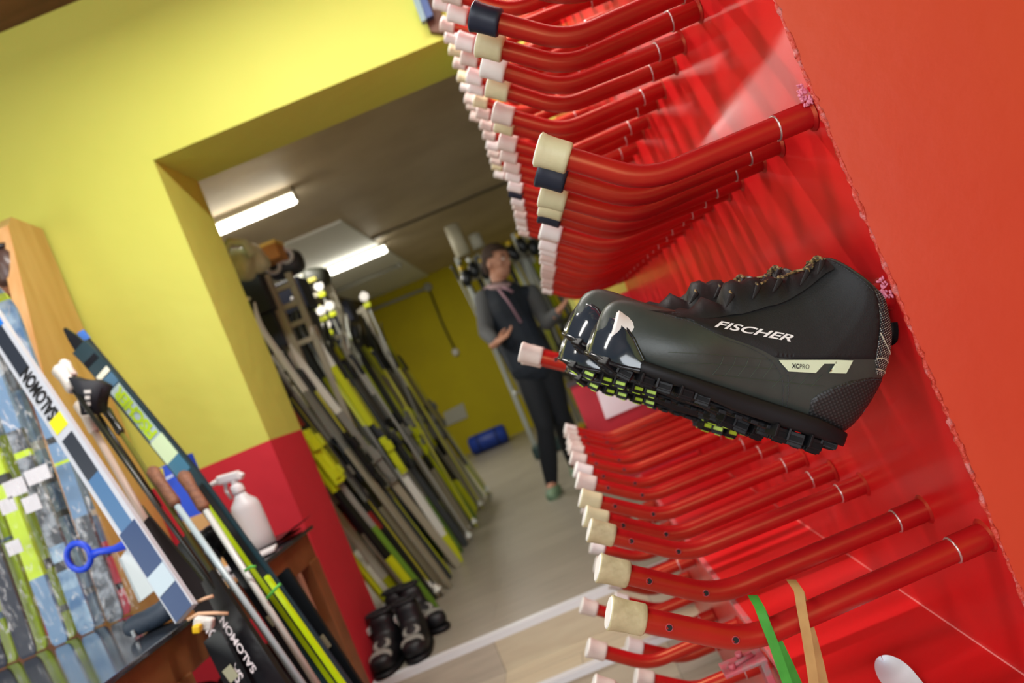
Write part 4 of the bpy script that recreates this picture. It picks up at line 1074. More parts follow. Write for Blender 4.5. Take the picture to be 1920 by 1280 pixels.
# head
mb.ell(H(0, 0, .02), (.098, .076, .108), HR, 24, 18); mb.ell(H(.035, 0, -.055), (.060, .054, .062), HR, 18, 12); mb.ell(H(.058, 0, -.088), (.028, .030, .022), HR, 12, 8)
mb.tube([H(.088, 0, .025), H(.108, 0, -.008), H(.113, 0, -.022)], [.009, .012, .013], 10); mb.ell(H(.1, 0, -.025), (.016, .019, .01), HR, 10, 8)
for s in (-1, 1): mb.ell(H(-.005, s*.078, -.005), (.021, .009, .032), HR, 12, 8); mb.ell(H(.075, s*.034, .042), (.018, .026, .010), HR, 10, 8); mb.ell(H(.068, s*.038, -.012), (.02, .022, .018), HR, 10, 8)
mb.ell(H(.09, 0, -.052), (.014, .024, .006), HR, 10, 8); mb.ell(H(.088, 0, -.064), (.013, .020, .007), HR, 10, 8)
hand(mb, j['rw'], (.8, -.35, .2), (0, -.45, .85), -1, .9); hand(mb, j['lw'], (.75, -.3, .45), (-.3, -.3, .9), 1, .8)
me = voxel(mb, .0065, 4)
for v in me.vertices: v.co -= person.location
me.materials.append(SKIN); body = link('body', me, person)
def part(name, mb, m, vs=.009, sm=6):
    me = voxel(mb, vs, sm)
    for v in me.vertices: v.co -= person.location
    me.materials.append(m); return link(name, me, person)
mb = MB(); mb.ell(j['chest'], (.172, .122, .215), rot_to(j['neck']-j['belly']), 24, 16); limb(mb, j['chest'], j['belly'], .150, .145); limb(mb, j['belly'], j['hip']+Vector((.0,0,.01)), .145, .165)
limb(mb, j['chest']+Vector((0,0,.1)), j['rs'], .085, .062); limb(mb, j['chest']+Vector((0,0,.08)), j['ls'], .085, .062)
part('vest', mb, VEST)
mb = MB()
for s, e, w in (('rs','re','rw'), ('ls','le','lw')):
    P = [j[s], j[e]]; limb(mb, j[s], j[e], .066, .056); limb(mb, j[e], j[e].lerp(j[w], .88), .056, .042)
part('sleeves', mb, SLV)
mb = MB(); nk = rot_to((j['head']-j['neck']).normalized())
mb.ring(j['neck']-Vector((0,0,.015)), .075, .026, nk, 28, 10); mb.ell(j['neck'] + Vector((-.06, .06, -.03)), (.085, .07, .075)); part('hood_collar', mb, mat('greyish_pink_hood', 'B89A9C', .85))
for o, L in ((-.015, .27), (.012, .06)):
    mb = MB(); a = j['neck'] + Vector((o, -.105, -.03)); mb.tube([a, a + Vector((.03, -.035, -L*.4)), a + Vector((.055, -.035, -L))], .009, 8); mb.build('drawstring', mat('pink_cord', 'B08A98', .7), person)
mb = MB()
mb.ell(j['hip'], (.17, .125, .125), rot_to(j['belly']-j['hip']))
for h, k, a in (('rh','rk','ra'), ('lh','lk','la')): limb(mb, j[h], j[k], .098, .066, bulge=.006); limb(mb, j[k], j[a], .062, .044, bulge=.012)
part('leggings', mb, TRS)
mb = MB()
mb.ell(H(-.014, 0, .045), (.108, .088, .102), HR, 24, 16); mb.ell(H(-.055, 0, .0), (.068, .080, .085), HR, 20, 12)
hm = voxel(mb, .007, 4)
bmh = bmesh.new(); bmh.from_mesh(hm); HI = HR.transposed()
kill = []
for v in bmh.verts:
    q = HI @ (v.co - j['head'])
    if (q.x > .035 and q.z < .075) or (q.x > -.012 and q.z < .03) or q.z < -.075: kill.append(v)
bmesh.ops.delete(bmh, geom=kill, context='VERTS'); bmh.to_mesh(hm); bmh.free()
for v in hm.vertices: v.co -= person.location
hm.materials.append(HAIR); link('hair', hm, person)
for s in (-1, 1):
    MB().ell(H(.086, s*.030, .018), (.009, .013, .008), HR, 12, 8).build('eye', mat('eye_white', 'E6E0DA', .3), person)
    MB().tube([H(.090, s*.014, .038), H(.094, s*.032, .043), H(.084, s*.050, .036)], [.003, .0045, .002], 8).build('eyebrow', HAIR, person)
for a, f, lab in (('ra', (-.12, -1, 0), 0), ('la', (-.1, -.8, -.75), 1)):
    f = Vector(f).normalized(); c = j[a] + f*.055 + Vector((0, 0, -.055 if not lab else -.03)); M = rot_to((0,0,1), f) if not lab else rot_to((0, -.55, .8), f)
    g = lambda p: Vector([math.copysign(abs(q)**.75, q) for q in p])
    sh = MB().ell(c, (.145, .05, .042), M, 24, 12, g).build('shoe', mat('green_grey_shoe', '7E9A78', .6, col2='5f7a66', scale=25), person)
    MB().ell(c - M @ Vector((0, 0, .035)), (.15, .052, .018), M, 24, 8, g).build('shoe_sole', mat('pale_shoe_sole', 'B8BCA8', .6), person)

# ------------------------------------------------------------------ front left: bench, shelf upright, skis
BZ = 1.0; BXR = -.958
bench = thing('workbench', 'brown wooden workbench with glossy dark top along the yellow wall', 'workbench', (-1.9, 1.8, 0))
MB().box(((BXR-3.2)/2, 1.63, BZ-.006), (BXR+3.2, 1.76, .012), bev=.003).build('glossy_top', GLOSSB, bench)
MB().box(((BXR-3.2)/2-.01, 1.63, BZ-.06), (BXR+3.2-.02, 1.72, .095), bev=.006).build('top_frame', TABW, bench)
for x, yy in ((BXR-.05, 1.56), (BXR-.05, 2.44), (BXR-.05, .8), (-2.6, 2.44)):
    MB().box((x, yy, .45), (.075, .075, .90), bev=.006).build('leg', TABW, bench)
MB().box((BXR-.06, 1.98, .35), (.03, .84, .10), bev=.004).build('stretcher', TABW, bench)
# tapered pine upright with shelves
sh = thing('shelf_upright', 'pine shelving unit with tall tapered upright against the yellow wall', 'shelf', (-1.7, 2.7, BZ))
x = -1.615; th = .045
poly = [(x, 2.855, 2.42), (x, 2.70, 2.44), (x, 2.665, 2.40), (x, 2.33, 1.0), (x, 2.855, 1.0)]
MB().prism(poly, (-th, 0, 0)).build('upright', PINE, sh)
MB().prism([(x+.001, 2.663, 2.40), (x+.001, 2.328, 1.0), (x+.001, 2.324, 1.0), (x+.001, 2.659, 2.40)], (-th-.002, 0, 0)).build('front_edge', PINEL, sh)
MB().box((-2.42, 2.85, 1.68), (1.5, .012, 1.34)).build('back_board', TERRA, sh)
for z, d in ((1.915, .26), (2.18, .2), (1.55, .32)): MB().box((-2.42, 2.845-d/2, z), (1.51, d, .03), bev=.003).build('shelf', mat('red_brown_shelf', 'AE6B3C', .5, col2='9A5A32', scale=5), sh)
c = at(-14, 590, 2.60); c.z = 1.93+.085
t = thing('ski_helmet', 'grey and white ribbed helmet on the shelf at the left edge', 'helmet', (c.x, c.y, 1.93))
def ribs(p):
    k = 1 + .05*math.sin(p.y*26) if p.z > 0 else .98
    return Vector((p.x*k, p.y*k, max(p.z, -.35)*k))
MB().ell(c, (.115, .115, .095), None, 40, 24, ribs).build('shell', mat('grey_ribbed_shell', '8B8C80', .4, col2='B8BAB4', scale=30, lo=.45, hi=.55), t)
MB().ring(c-Vector((0,0,.033)), .108, .012, None, 32, 8, 1.0).build('white_band', mat('white_rubber', 'E2E2DC', .5), t)
MB().ring(c-Vector((0,0,.058)), .10, .014, None, 32, 8, 1.0).build('lower_edge', K_BLK, t)
c = at(4, 475, 2.66)
t = thing('glass_jar', 'dark brown jar standing on the top shelf at the left edge', 'jar', (c.x, c.y, 2.195)); MB().tube([(c.x, c.y, 2.196), (c.x, c.y, 2.21), (c.x, c.y, 2.30), (c.x, c.y, 2.32)], [.04, .05, .05, .035], 20).build('body', mat('dark_jar', '5A4640', .3), t); MB().tube([(c.x, c.y, 2.32), (c.x, c.y, 2.34)], .038, 18).build('lid', K_BLK, t)

# -- skis wrapped in plastic standing on the bench
BG = mat('lime_glossy_print', 'C4E417', .25); LB = mat('light_blue_print', '6E93B8', .3); DB = mat('dark_navy_print', '20283A', .3); GP = mat('speckled_grey_print', '3E444C', .3, col2='98A2AC', scale=26, lo=.45, hi=.6)
B2 = mat('mixed_blue_print', '3F6E9C', .3, col2='A6C4D8', scale=16, lo=.4, hi=.62)
wr = random.Random(9)
plan = [(0, [(.2, DB), (.12, BG), (.68, BG)]), (28, [(.35, DB), (.35, BG), (.3, GP)]), (50, [(.3, DB), (.15, BG), (.4, BG), (.15, GP)]), (80, [(.5, BG), (.5, GP)]), (105, [(.55, DB), (.45, GP)]),
        (135, [(.62, BG), (.38, GP)]), (165, [(.2, LB), (.4, BG), (.4, GP)]), (190, [(.6, BG), (.4, B2)]), (215, [(.25, B2), (.35, GP), (.4, LB)]), (242, [(.7, B2), (.3, GP)]), (268, [(.3, GP), (.5, LB), (.2, B2)]), (290, [(.22, mat('coral_red_print', 'E2566A', .4)), (.3, LB), (.48, GP)]), (-30, [(.4, BG), (.6, DB)]), (-60, [(.3, DB), (.7, B2)])]
names = ['lime', 'navy and lime', 'navy-tailed lime', 'navy and grey', 'dark navy', 'lime-striped grey', 'pale blue and navy', 'long lime', 'mottled blue and grey', 'mottled blue', 'light blue', 'red-tailed light blue', 'lime and navy', 'blue']
for k, ((uo, segs), nm) in enumerate(zip(plan, names)):
    Y0 = 2.10 + (k % 2)*.05
    f = at(uo-55, 1262 - (uo+0)*.42 + (18 if k % 2 else 0), Y0); f.z = BZ + .003; 
    rich = []
    for fr, m in segs:
        q = fr
        while q > .02:
            c_ = min(q, wr.uniform(.05, .16)); rich.append((c_, m)); q -= c_
            if wr.random() < .6 and q > .05: rich.append((wr.uniform(.012, .035), wr.choice([K_BLK, DB, BG, GP, LB, K_WHT]))); q -= rich[-1][0]
    me = ski_mesh(rich, 1.05 + wr.uniform(-.06, .04), .046, .022, nseg=110)
    ski_thing(me, None, 'wrapped_ski', nm + ' ski in the row wrapped in clear plastic on the bench', 'ski', f, f + Vector((-.02+wr.uniform(-.03,.03), .10, 1.1)), (wr.uniform(-.3,.3), -1, 0), None)
stk = mat('white_sticker', 'E6E6EC', .5)
for k, (px, py, w, h) in enumerate(((28, 914, 40, 32), (70, 890, 46, 28), (14, 948, 30, 28), (59, 944, 32, 30), (26, 1026, 28, 26))):
    a_, c_ = math.radians(-22), .5
    q = [(px + math.cos(a_)*sx_*w/2 - math.sin(a_)*sy_*h/2, py + math.sin(a_)*sx_*w/2 + math.cos(a_)*sy_*h/2) for sx_, sy_ in ((-1,-1), (1,-1), (1,1), (-1,1))]
    mb = MB(); mb.prism([at(x_, y_, 2.045) for x_, y_ in q], (0, .002, 0))
    tag(mb.build('price_sticker', stk), ['white label left of the widest one on the wrapped skis', 'widest white label on the wrapped skis, uppermost', 'white label at the left edge below the upper two', 'square white label under the widest one on the wrapped skis', 'small lowest white label on the wrapped skis'][k], 'label')
# crumpled clear film in front of the skis
film = bpy.data.materials.new('clear_crumpled_film'); film.use_nodes = True; nt = film.node_tree; b = nt.nodes['Principled BSDF']
b.inputs['Base Color'].default_value = (1, 1, 1, 1); b.inputs['Roughness'].default_value = .12; b.inputs['Alpha'].default_value = .05;  b.inputs['Specular IOR Level'].default_value = 1.0
nz = nt.nodes.new('ShaderNodeTexNoise'); nz.inputs['Scale'].default_value = 9; nz.inputs['Detail'].default_value = 5; tc = nt.nodes.new('ShaderNodeTexCoord'); mp = nt.nodes.new('ShaderNodeMapping'); mp.inputs['Scale'].default_value = (2.2, 1, .8)
nt.links.new(tc.outputs['Object'], mp.inputs[0]); nt.links.new(mp.outputs[0], nz.inputs['Vector']); bp = nt.nodes.new('ShaderNodeBump'); bp.inputs['Strength'].default_value = 1; bp.inputs['Distance'].default_value = .05
nt.links.new(nz.outputs['Fac'], bp.inputs['Height']); nt.links.new(bp.outputs['Normal'], b.inputs['Normal'])
n3 = nt.nodes.new('ShaderNodeTexNoise'); n3.inputs['Scale'].default_value = 26; n3.inputs['Detail'].default_value = 6; n3.inputs['Distortion'].default_value = 1.5; nt.links.new(mp.outputs[0], n3.inputs['Vector'])
r3 = nt.nodes.new('ShaderNodeMapRange'); r3.inputs[1].default_value = .54; r3.inputs[2].default_value = .70; r3.inputs[3].default_value = .03; r3.inputs[4].default_value = .5; nt.links.new(n3.outputs['Fac'], r3.inputs[0]); nt.links.new(r3.outputs[0], b.inputs['Alpha'])
mb = MB(); vs = []; fs = []; nx, nz_ = 40, 40
for i in range(nx+1):
    for k in range(nz_+1):
        x_ = -2.0 + .70*i/nx; z_ = BZ+.02 + .96*k/nz_
        vs.append((x_, 2.03 + .012*noise.noise(Vector((x_*14, 0, z_*5))), z_))
for i in range(nx):
    for k in range(nz_): fs.append((i*(nz_+1)+k, (i+1)*(nz_+1)+k, (i+1)*(nz_+1)+k+1, i*(nz_+1)+k+1))
mb.faces(vs, fs); tag(mb.build('plastic_film', film), 'crumpled clear plastic film over the row of skis on the bench', 'film')

# -- front skis traced along their real line in space
def band(name, mb, path, w, th, mats, parent, face=(0,-1,0)):
    """flat strip of width w following path; returns frames"""
    P = [Vector(p) for p in path]; n = len(P); vs = []; fr = []
    ws = w if isinstance(w, list) else [w]*n
    for i in range(n):
        t = (P[min(i+1, n-1)] - P[max(i-1, 0)]).normalized(); f = Vector(face); f = (f - t*f.dot(t)).normalized(); s = t.cross(f)
        fr.append((P[i], t, s, f)); hw = ws[i]/2
        vs += [P[i]-s*hw+f*th/2, P[i]+s*hw+f*th/2, P[i]+s*hw-f*th/2, P[i]-s*hw-f*th/2]
    fs = []
    for i in range(n-1):
        for k in range(4): fs.append((i*4+k, i*4+(k+1)%4, i*4+4+(k+1)%4, i*4+4+k))
    fs += [(3,2,1,0), tuple(range(4*n-4, 4*n))]
    mb.faces(vs, fs, False); return fr
def lerp_path(a, b, n=8): return [Vector(a).lerp(Vector(b), i/n) for i in range(n+1)]
def strip(t, name, a, b, w, m, f=.0008, th=.0012, face=(0,-1,0), off=0.0):
    """printed field lying on the ski's face from point a to b"""
    a, b = Vector(a), Vector(b); d = (b-a).normalized(); fc = Vector(face); fc = (fc - d*fc.dot(d)).normalized(); s = d.cross(fc)
    mb = MB(); band(name, mb, [a+fc*f+s*off, b+fc*f+s*off], w, th, m, t, face); return mb.build(name, m, t)
# white SALOMON ski
A1, B1 = at(-60, 530, 2.02), at(350, 1150, 1.56)
def on1(t): return A1.lerp(B1, t)
def tpx(px): return (px+60)/410
t = thing('white_ski', 'white edged ski with dark fields and black lettering leaning on the bench edge', 'ski', B1); t.name = 'white_ski'
K_SW = mat('white_ski_top', 'BFC6D0', .3); K_SD = mat('slate_field', '2B333F', .35); K_SB = mat('steel_blue_field', '44719E', .35); K_SN = mat('deep_blue_field', '1E3E6E', .35)
mb = MB(); band('ski_body', mb, lerp_path(on1(-.1), on1(1.0), 10), .056, .014, None, t); mb.build('ski_body', K_SW, t)
TH = .0075
strip(t, 'blue_tip_field', on1(-.1), on1(tpx(14)), .050, mat('bright_blue_field', '1E78D8', .3), TH)
strip(t, 'dark_field', on1(tpx(12)), on1(tpx(74)), .034, K_SD, TH)
strip(t, 'yellow_block', on1(tpx(133)), on1(tpx(149)), .038, mat('yellow_block', 'E4DE20', .4), TH)
strip(t, 'slate_field', on1(tpx(157)), on1(tpx(205)), .034, K_SD, TH); strip(t, 'steel_blue_field', on1(tpx(205)), on1(tpx(262)), .034, K_SB, TH)
strip(t, 'deep_blue_field', on1(tpx(262)), on1(tpx(350)), .049, K_SN, TH); strip(t, 'grey_sticker', on1(tpx(307)), on1(tpx(326)), .050, mat('pale_sticker', 'B8CCD8', .4), TH+.001)
d = (A1-B1).normalized(); fc = Vector((0,-1,0)); fc = (fc - d*fc.dot(d)).normalized(); sd = fc.cross(d)   # sd: left of d when seen from the front
put_text('SALOMON', 'ski_lettering', on1(tpx(133)) - sd*.018 + fc*(TH+.0008), d, sd, (on1(tpx(72))-on1(tpx(133))).length, .036, mat('black_lettering', '14161a', .4), t, bold=.035)
# FISCHER ski behind it
A2, B2_ = at(196, 700, 2.12), at(350, 888, 2.0)
t = thing('lime_ski', 'blue and pale ski with lime lettering and black pointed tip', 'ski', B2_)
K_P = mat('pale_blue_ski_top', 'AFC6CC', .3)
mb = MB(); band('b', mb, [at(150, 650, 2.13), at(168, 668, 2.125)] + lerp_path(A2, B2_, 6) + [at(480, 1062, 1.86), at(660, 1330, 1.66)], .052, .012, None, t); mb.build('ski_body', mat('dark_teal_ski', '26404A', .3), t)
mb = MB(); band('b', mb, [at(122, 616, 2.14), at(136, 632, 2.137), at(156, 656, 2.13), at(176, 680, 2.12)], [.008, .026, .040, .046], .010, None, t); mb.build('tip', mat('black_tip', '10141E', .3), t)
on2 = lambda q: A2.lerp(B2_, q)
strip(t, 'white_block', on2(-.10), on2(.03), .044, mat('cream_block', 'EEF0DC', .4), .007); strip(t, 'blue_block', on2(.04), on2(.14), .044, mat('slate_blue_block', '4C7492', .4), .007)
strip(t, 'lettering_field', on2(.15), on2(.66), .038, K_P, .0066)
strip(t, 'pale_green_field', on2(.66), on2(.86), .044, mat('pale_mint', 'CFE8BE', .4), .007); strip(t, 'blue_fade_field', on2(.86), on2(1.0), .044, mat('teal_blue', '3E7896', .4), .007)
d = (A2-B2_).normalized(); f2 = Vector((0,-1,0)); f2 = (f2 - d*f2.dot(d)).normalized(); s2 = f2.cross(d)
put_text('FISCHER', 'ski_lettering', on2(.64) - s2*.017 + f2*.0082, d, s2, (on2(.17)-on2(.64)).length, .034, mat('lime_lettering', 'B4D820', .4), t, bold=.05)
q1, q2 = at(372, 918, 1.97), at(640, 1300, 1.68)
strip(t, 'lime_lower_field', q1, q2, .012, BG, .007); strip(t, 'black_lower_field', q1, q2, .014, K_BLK, .0072, off=-.0165)
# second blue-tipped ski just behind it
t = thing('blue_tipped_ski', 'narrow ski with bright blue tip just behind the lime lettered ski', 'ski', at(165, 640, 2.2))
mb = MB(); band('b', mb, [at(152, 622, 2.2), at(160, 640, 2.2), at(360, 890, 2.08), at(672, 1330, 1.72)], [.02, .03, .046, .046], .012, None, t); mb.build('ski_body', K_SD, t)
mb = MB(); band('b', mb, [at(151, 621, 2.193), at(161, 638, 2.193)], [.02, .03], .004, None, t); mb.build('tip', mat('bright_blue_tip', '4A86E8', .4), t)
# pair of dark poles with white grips, one in a black strap glove
def free_pole(lab, a, b, r, m, gm, gl=.13, gr=.015, D=None, bas=False):
    t = thing('ski_pole', lab, 'ski pole', b); d = (Vector(a)-Vector(b)).normalized()
    MB().tube([b, Vector(a)-d*.02], r, 10).build('shaft', m, t)
    a = Vector(a); MB().tube([a-d*gl, a-d*gl*.9, a-d*gl*.4, a, a+d*.012], [gr*.7, gr, gr*.9, gr*1.15, gr*.7], 12).build('grip', gm, t)
    return t
WG = mat('white_grip', 'E4E2DE', .5); BS = mat('black_carbon_shaft', '1C1E18', .3)
t = free_pole('dark ski pole with white grip held in a black hand strap', at(112, 694, 1.98), at(424, 1128, 1.62), .0058, BS, WG, .09, .017)
mb = MB(); mb.prism([at(124, 706, 1.93), at(152, 716, 1.93), at(170, 712, 1.93), at(193, 724, 1.93), at(180, 752, 1.93), at(182, 776, 1.93), at(150, 779, 1.93), at(148, 745, 1.93)], (0, .05, 0), True)
bmesh.ops.bevel(mb.bm, geom=mb.bm.edges[:], offset=.003, segments=2, affect='EDGES')
st_ = mb.build('hand_strap', mat('black_neoprene', '151A24', .7), t)
st_['label'] = 'black hand strap with white print'
mb = MB()
for k, hh in enumerate((.012, .016, .013, .017)):
    q = at(164, 768, 1.925).lerp(at(164, 734, 1.925), k/3); mb.box(q, (hh, .0015, .009), Matrix.Rotation(.35, 3, 'Y'))
mb.build('strap_print', WG, t)
free_pole('dark ski pole with small black and white grip behind the strapped one', at(121, 683, 2.05), at(300, 950, 1.9), .0058, BS, WG, .05, .014)
free_pole('olive ski pole running down beside the black hand strap', at(200, 770, 2.02), at(470, 1180, 1.66), .006, mat('olive_shaft', '6A6A2A', .35), BS, .1, .011)
CK = mat('brown_cork_grip', '8A5E44', .7, col2='6E4836', scale=80)
PW = mat('pale_pole_shaft', 'C9CDC9', .3)
free_pole('pale ski pole with brown cork grip right of the blue box', at(345, 893, 1.92), at(612, 1310, 1.6), .0078, PW, CK, .125, .0155)
free_pole('pale blue ski pole with brown cork grip left of the blue box', at(287, 884, 1.9), at(600, 1330, 1.5), .0078, mat('pale_blue_shaft', 'B0C4CC', .3), CK, .14, .0145)
free_pole('beige ski pole behind the white lettered ski', at(150, 760, 2.03), at(338, 1090, 1.7), .009, mat('beige_shaft', 'B8A598', .4), mat('beige_grip', 'C8BCB0', .5), .12, .014)
free_pole('white sleeved pole low between the skis', at(292, 1000, 1.8), at(340, 1065, 1.75), .009, mat('cream_shaft', 'D8D6C0', .4), mat('cream_grip', 'E0DECA', .5), .05, .013)
# dark skis with SALOMON lettering and pink stripe
t = thing('pink_striped_ski', 'black ski with magenta stripe and white lettering in the strapped bundle', 'ski', at(540, 1330, 1.45))
a, b = at(268, 985, 1.78), at(560, 1345, 1.46)
mb = MB(); band('b', mb, lerp_path(a, b, 4), .052, .014, None, t, (.25,-1,0)); mb.build('ski_body', mat('black_plum_ski', '1A1216', .35), t)
strip(t, 'magenta_stripe', at(276, 1002, 1.765), at(484, 1245, 1.55), .011, mat('magenta_print', 'C23C7E', .4), .009, face=(.25,-1,0), off=.0)
t2 = thing('black_lettered_ski', 'black ski with white lettering right of the magenta striped ski', 'ski', at(600, 1330, 1.45))
a, b = at(388, 1085, 1.66), at(545, 1330, 1.46)
mb = MB(); band('b', mb, lerp_path(a, b, 4), .052, .014, None, t2); mb.build('ski_body', mat('black_ski_top', '131318', .35), t2)
d = (a-b).normalized(); f3 = Vector((0,-1,0)); f3 = (f3 - d*f3.dot(d)).normalized(); s3 = f3.cross(d)
WL = mat('white_ski_lettering', 'D8CFD2', .4)
put_text('SALOMON', 'ski_lettering', at(462, 1262, 1.50) + Vector((0,-.012,0)), d, s3, .165, .022, WL, t2, bold=.02)
put_text('SALOMON', 'ski_lettering', at(486, 1248, 1.50) + Vector((0,-.012,0)), d, s3, .15, .015, WL, t2, bold=.02)
for k, (x0, y0, x1, y1, D0, D1, m, lab) in enumerate(((345, 1010, 560, 1340, 1.9, 1.6, K_DG, 'dark grey ski left of the pale blue pole in the bundle'), (430, 1030, 600, 1290, 1.92, 1.72, K_BLK, 'black ski between the two pale poles'),
        (400, 1190, 470, 1330, 1.55, 1.47, K_BLK, 'short black ski end at the lower corner by the bench leg'), (500, 1080, 655, 1300, 1.8, 1.66, BG, 'lime ski edge running to the lower frame edge'), (528, 1075, 690, 1330, 1.9, 1.75, K_BLK, 'black ski right of the lime ski edge'), (255, 960, 420, 1180, 1.88, 1.68, mat('olive_dark_ski', '3A3C28', .4), 'olive dark ski behind the magenta striped ski'))):
    t = thing('bundled_ski', lab, 'ski', at(x1, y1, D1)); mb = MB(); band('b', mb, lerp_path(at(x0, y0, D0), at(x1, y1, D1), 4), .045 if m is not BG else .010, .012, None, t); mb.build('ski_body', m, t)
    if m is K_BLK: strip(t, 'pale_patch', at((x0+x1)/2-8, (y0+y1)/2-10, (D0+D1)/2-.006), at((x0+x1)/2+8, (y0+y1)/2+12, (D0+D1)/2-.012), .022, mat('faded_patch', 'A7A98C', .6), .006)
# rubber bands round the bundle
TB = mat('tan_elastic', 'D9AF8C', .5); GB = mat('green_elastic_band', '58B848', .5)
for (pts, D, m, lab) in (([(366, 1130), (384, 1122), (400, 1117)], 1.58, TB, 'short tan elastic round the bundle above the longer one'), ([(352, 1162), (372, 1150), (400, 1149), (428, 1150)], 1.55, TB, 'long tan elastic round the bundle near the yellow cap'),
                  ([(459, 1070), (470, 1062), (480, 1062)], 1.75, GB, 'upper green elastic on the lime ski edge'), ([(500, 1122), (514, 1106), (526, 1094)], 1.72, GB, 'lower green elastic on the lime ski edge')):
    mb = MB(); mb.tube([at(x, y, D) for x, y in pts], .0035, 8, flat=.7); tag(mb.build('elastic_band', m), lab, 'elastic')
p = at(370, 1178, 1.52)
t = thing('yellow_stopper', 'small yellow stopper on white foam hanging at the bench corner', 'stopper', p); MB().box(p, (.016, .016, .016), Matrix.Rotation(.3, 3, 'Y'), bev=.004).build('stopper', mat('yellow_plastic_stopper', 'E8C018', .4), t)
MB().box(p+Vector((.006, .02, .002)), (.04, .02, .024), Matrix.Rotation(.5, 3, 'Y'), bev=.006).build('foam', mat('white_foam', 'DADAD6', .7, bump=.6, bscale=90), t)
# blue ring tool
BLU = mat('royal_blue_plastic', '1F4BE0', .35)
t = thing('blue_ring_tool', 'blue plastic tool with finger ring in front of the wrapped skis', 'tool', at(150, 1043, 1.9))
c = at(148, 1043, 1.9); MB().ring(c, .030, .0075, Matrix.Rotation(math.pi/2, 3, 'X'), 32, 10, 1.15).build('finger_ring', BLU, t)
MB().tube([at(168, 1042, 1.9), at(185, 1034, 1.9), at(215, 1029, 1.88), at(236, 1020, 1.85), at(247, 1008, 1.83)], [.013, .009, .009, .013, .016], 12, flat=.6).build('handle', BLU, t)
# white bag and dark mitten on the bench
t = thing('white_card', 'white folded card standing on the bench behind the dark mitten', 'card', at(262, 1125, 1.86))
mb = MB(); mb.prism([at(226, 1046, 1.88), at(248, 1012, 1.88), at(306, 1082, 1.84), at(300, 1098, 1.84), at(264, 1127, 1.86)], (0, .015, 0)); mb.build('card', mat('pale_bluish_card', 'DCE6E8', .6), t)
mb = MB(); mb.prism([at(226, 1046, 1.879), at(264, 1127, 1.859), at(260, 1129, 1.869), at(222, 1047, 1.889)], (0, .03, 0)); mb.build('spine', mat('pale_grey_spine', 'C0CCD0', .6), t)
c = at(288, 1133, 1.70); c.z = BZ+.026
t = thing('mitten', 'dark blue-grey padded mitten lying on the glossy bench corner', 'mitten', (c.x, c.y, BZ))
mb = MB(); f = lambda p: Vector([math.copysign(abs(q)**.8, q) for q in p])
mb.ell(c, (.06, .045, .025), Matrix.Rotation(-.1, 3, 'Y'), 20, 12, f); mb.ell(c+Vector((.045, .01, .012)), (.045, .035, .022), None, 18, 10, f); mb.ell(c+Vector((-.03, -.02, .0)), (.04, .03, .024), None, 18, 10, f)
me = voxel(mb, .004, 6)
for v in me.vertices: v.co -= t.location
me.materials.append(mat('dark_slate_padding', '2C3A4A', .6, bump=.4, bscale=25)); link('padding', me, t)
MB().box(c+Vector((-.035, -.05, -.012)), (.008, .006, .016), bev=.002).build('buckle', mat('grey_buckle', 'A0A8AC', .4), t)
# blue box, spray bottle, folder, papers on the bench
t = thing('blue_carton', 'bright blue carton standing on the bench behind the cork grips', 'carton', at(345, 960, 2.25))
mb = MB(); y = 2.22; mb.prism([at(294, 880, y), at(340, 855, y), at(384, 960, y), at(340, 976, y)], (0, .07, 0)); mb.build('carton_body', mat('blue_card', '1C50D8', .5), t)
mb = MB(); mb.prism([at(339, 977, y-.002), at(383, 960, y-.002), Vector((at(383, 960, y).x, y-.002, 1.001)), Vector((at(339, 977, y).x, y-.002, 1.001))], (0, .07, 0)); mb.build('tan_base', mat('tan_card', 'D8A868', .6), t)
mb = MB(); mb.prism([at(292, 882, y-.003), at(304, 877, y-.003), at(316, 925, y-.003), at(308, 930, y-.003)], (0, .03, 0)); mb.build('yellow_edge', mat('yellow_card', 'E8DC50', .6), t)
mb = MB(); mb.prism([at(305, 897, y-.006), at(323, 888, y-.006), at(326, 893, y-.006), at(308, 903, y-.006)], (0, .001, 0)); mb.build('pale_mark', mat('pale_mark', 'BFD0F4', .5), t)
c = at(487, 1016, 2.36); bz = BZ + .002; c = Vector((c.x, 2.36, bz))
t = thing('spray_bottle', 'white spray bottle standing on the bench in front of the red wall', 'bottle', c)
PWH = mat('white_bottle_plastic', 'D9DDE0', .4, trans=0.0)
s_ = .98
MB().tube([c+Vector((0,0,z*s_)) for z in (0, .006, .05, .145, .165, .185, .2)], [.043, .047, .047, .046, .040, .022, .017], 28).build('bottle_body', PWH, t)
MB().tube([c+Vector((0,0,z*s_)) for z in (.2, .205, .225, .232)], [.02, .021, .02, .013], 20).build('collar', mat('white_collar', 'E6E8EA', .4), t)
hd = c + Vector((0,0,.25*s_))
mb = MB(); mb.box(hd+Vector((-.012, 0, .008)), (.075, .026, .030), Matrix.Rotation(.12, 3, 'Y'), bev=.008); mb.tube([hd+Vector((0,0,-.022)), hd], .012, 14)
mb.tube([hd+Vector((-.045, 0, .012)), hd+Vector((-.095, 0, .006))], [.009, .007], 12); mb.box(hd+Vector((.024, 0, .0)), (.02, .022, .022), Matrix.Rotation(.7, 3, 'Y'), bev=.006); mb.build('spray_head', mat('white_head', 'EEF0F0', .4), t)
MB().tube([hd+Vector((-.030, 0, -.004)), hd+Vector((-.036, 0, -.03)), hd+Vector((-.030, 0, -.058))], [.007, .0065, .005], 10, flat=.8).build('trigger', mat('white_trigger', 'E4E6E8', .4), t)
z = BZ+.004
t = thing('dark_folder', 'black folder with upturned corner lying at the red wall end of the bench', 'folder', (-1.05, 2.4, BZ))
mb = MB(); vs = []; fs = []
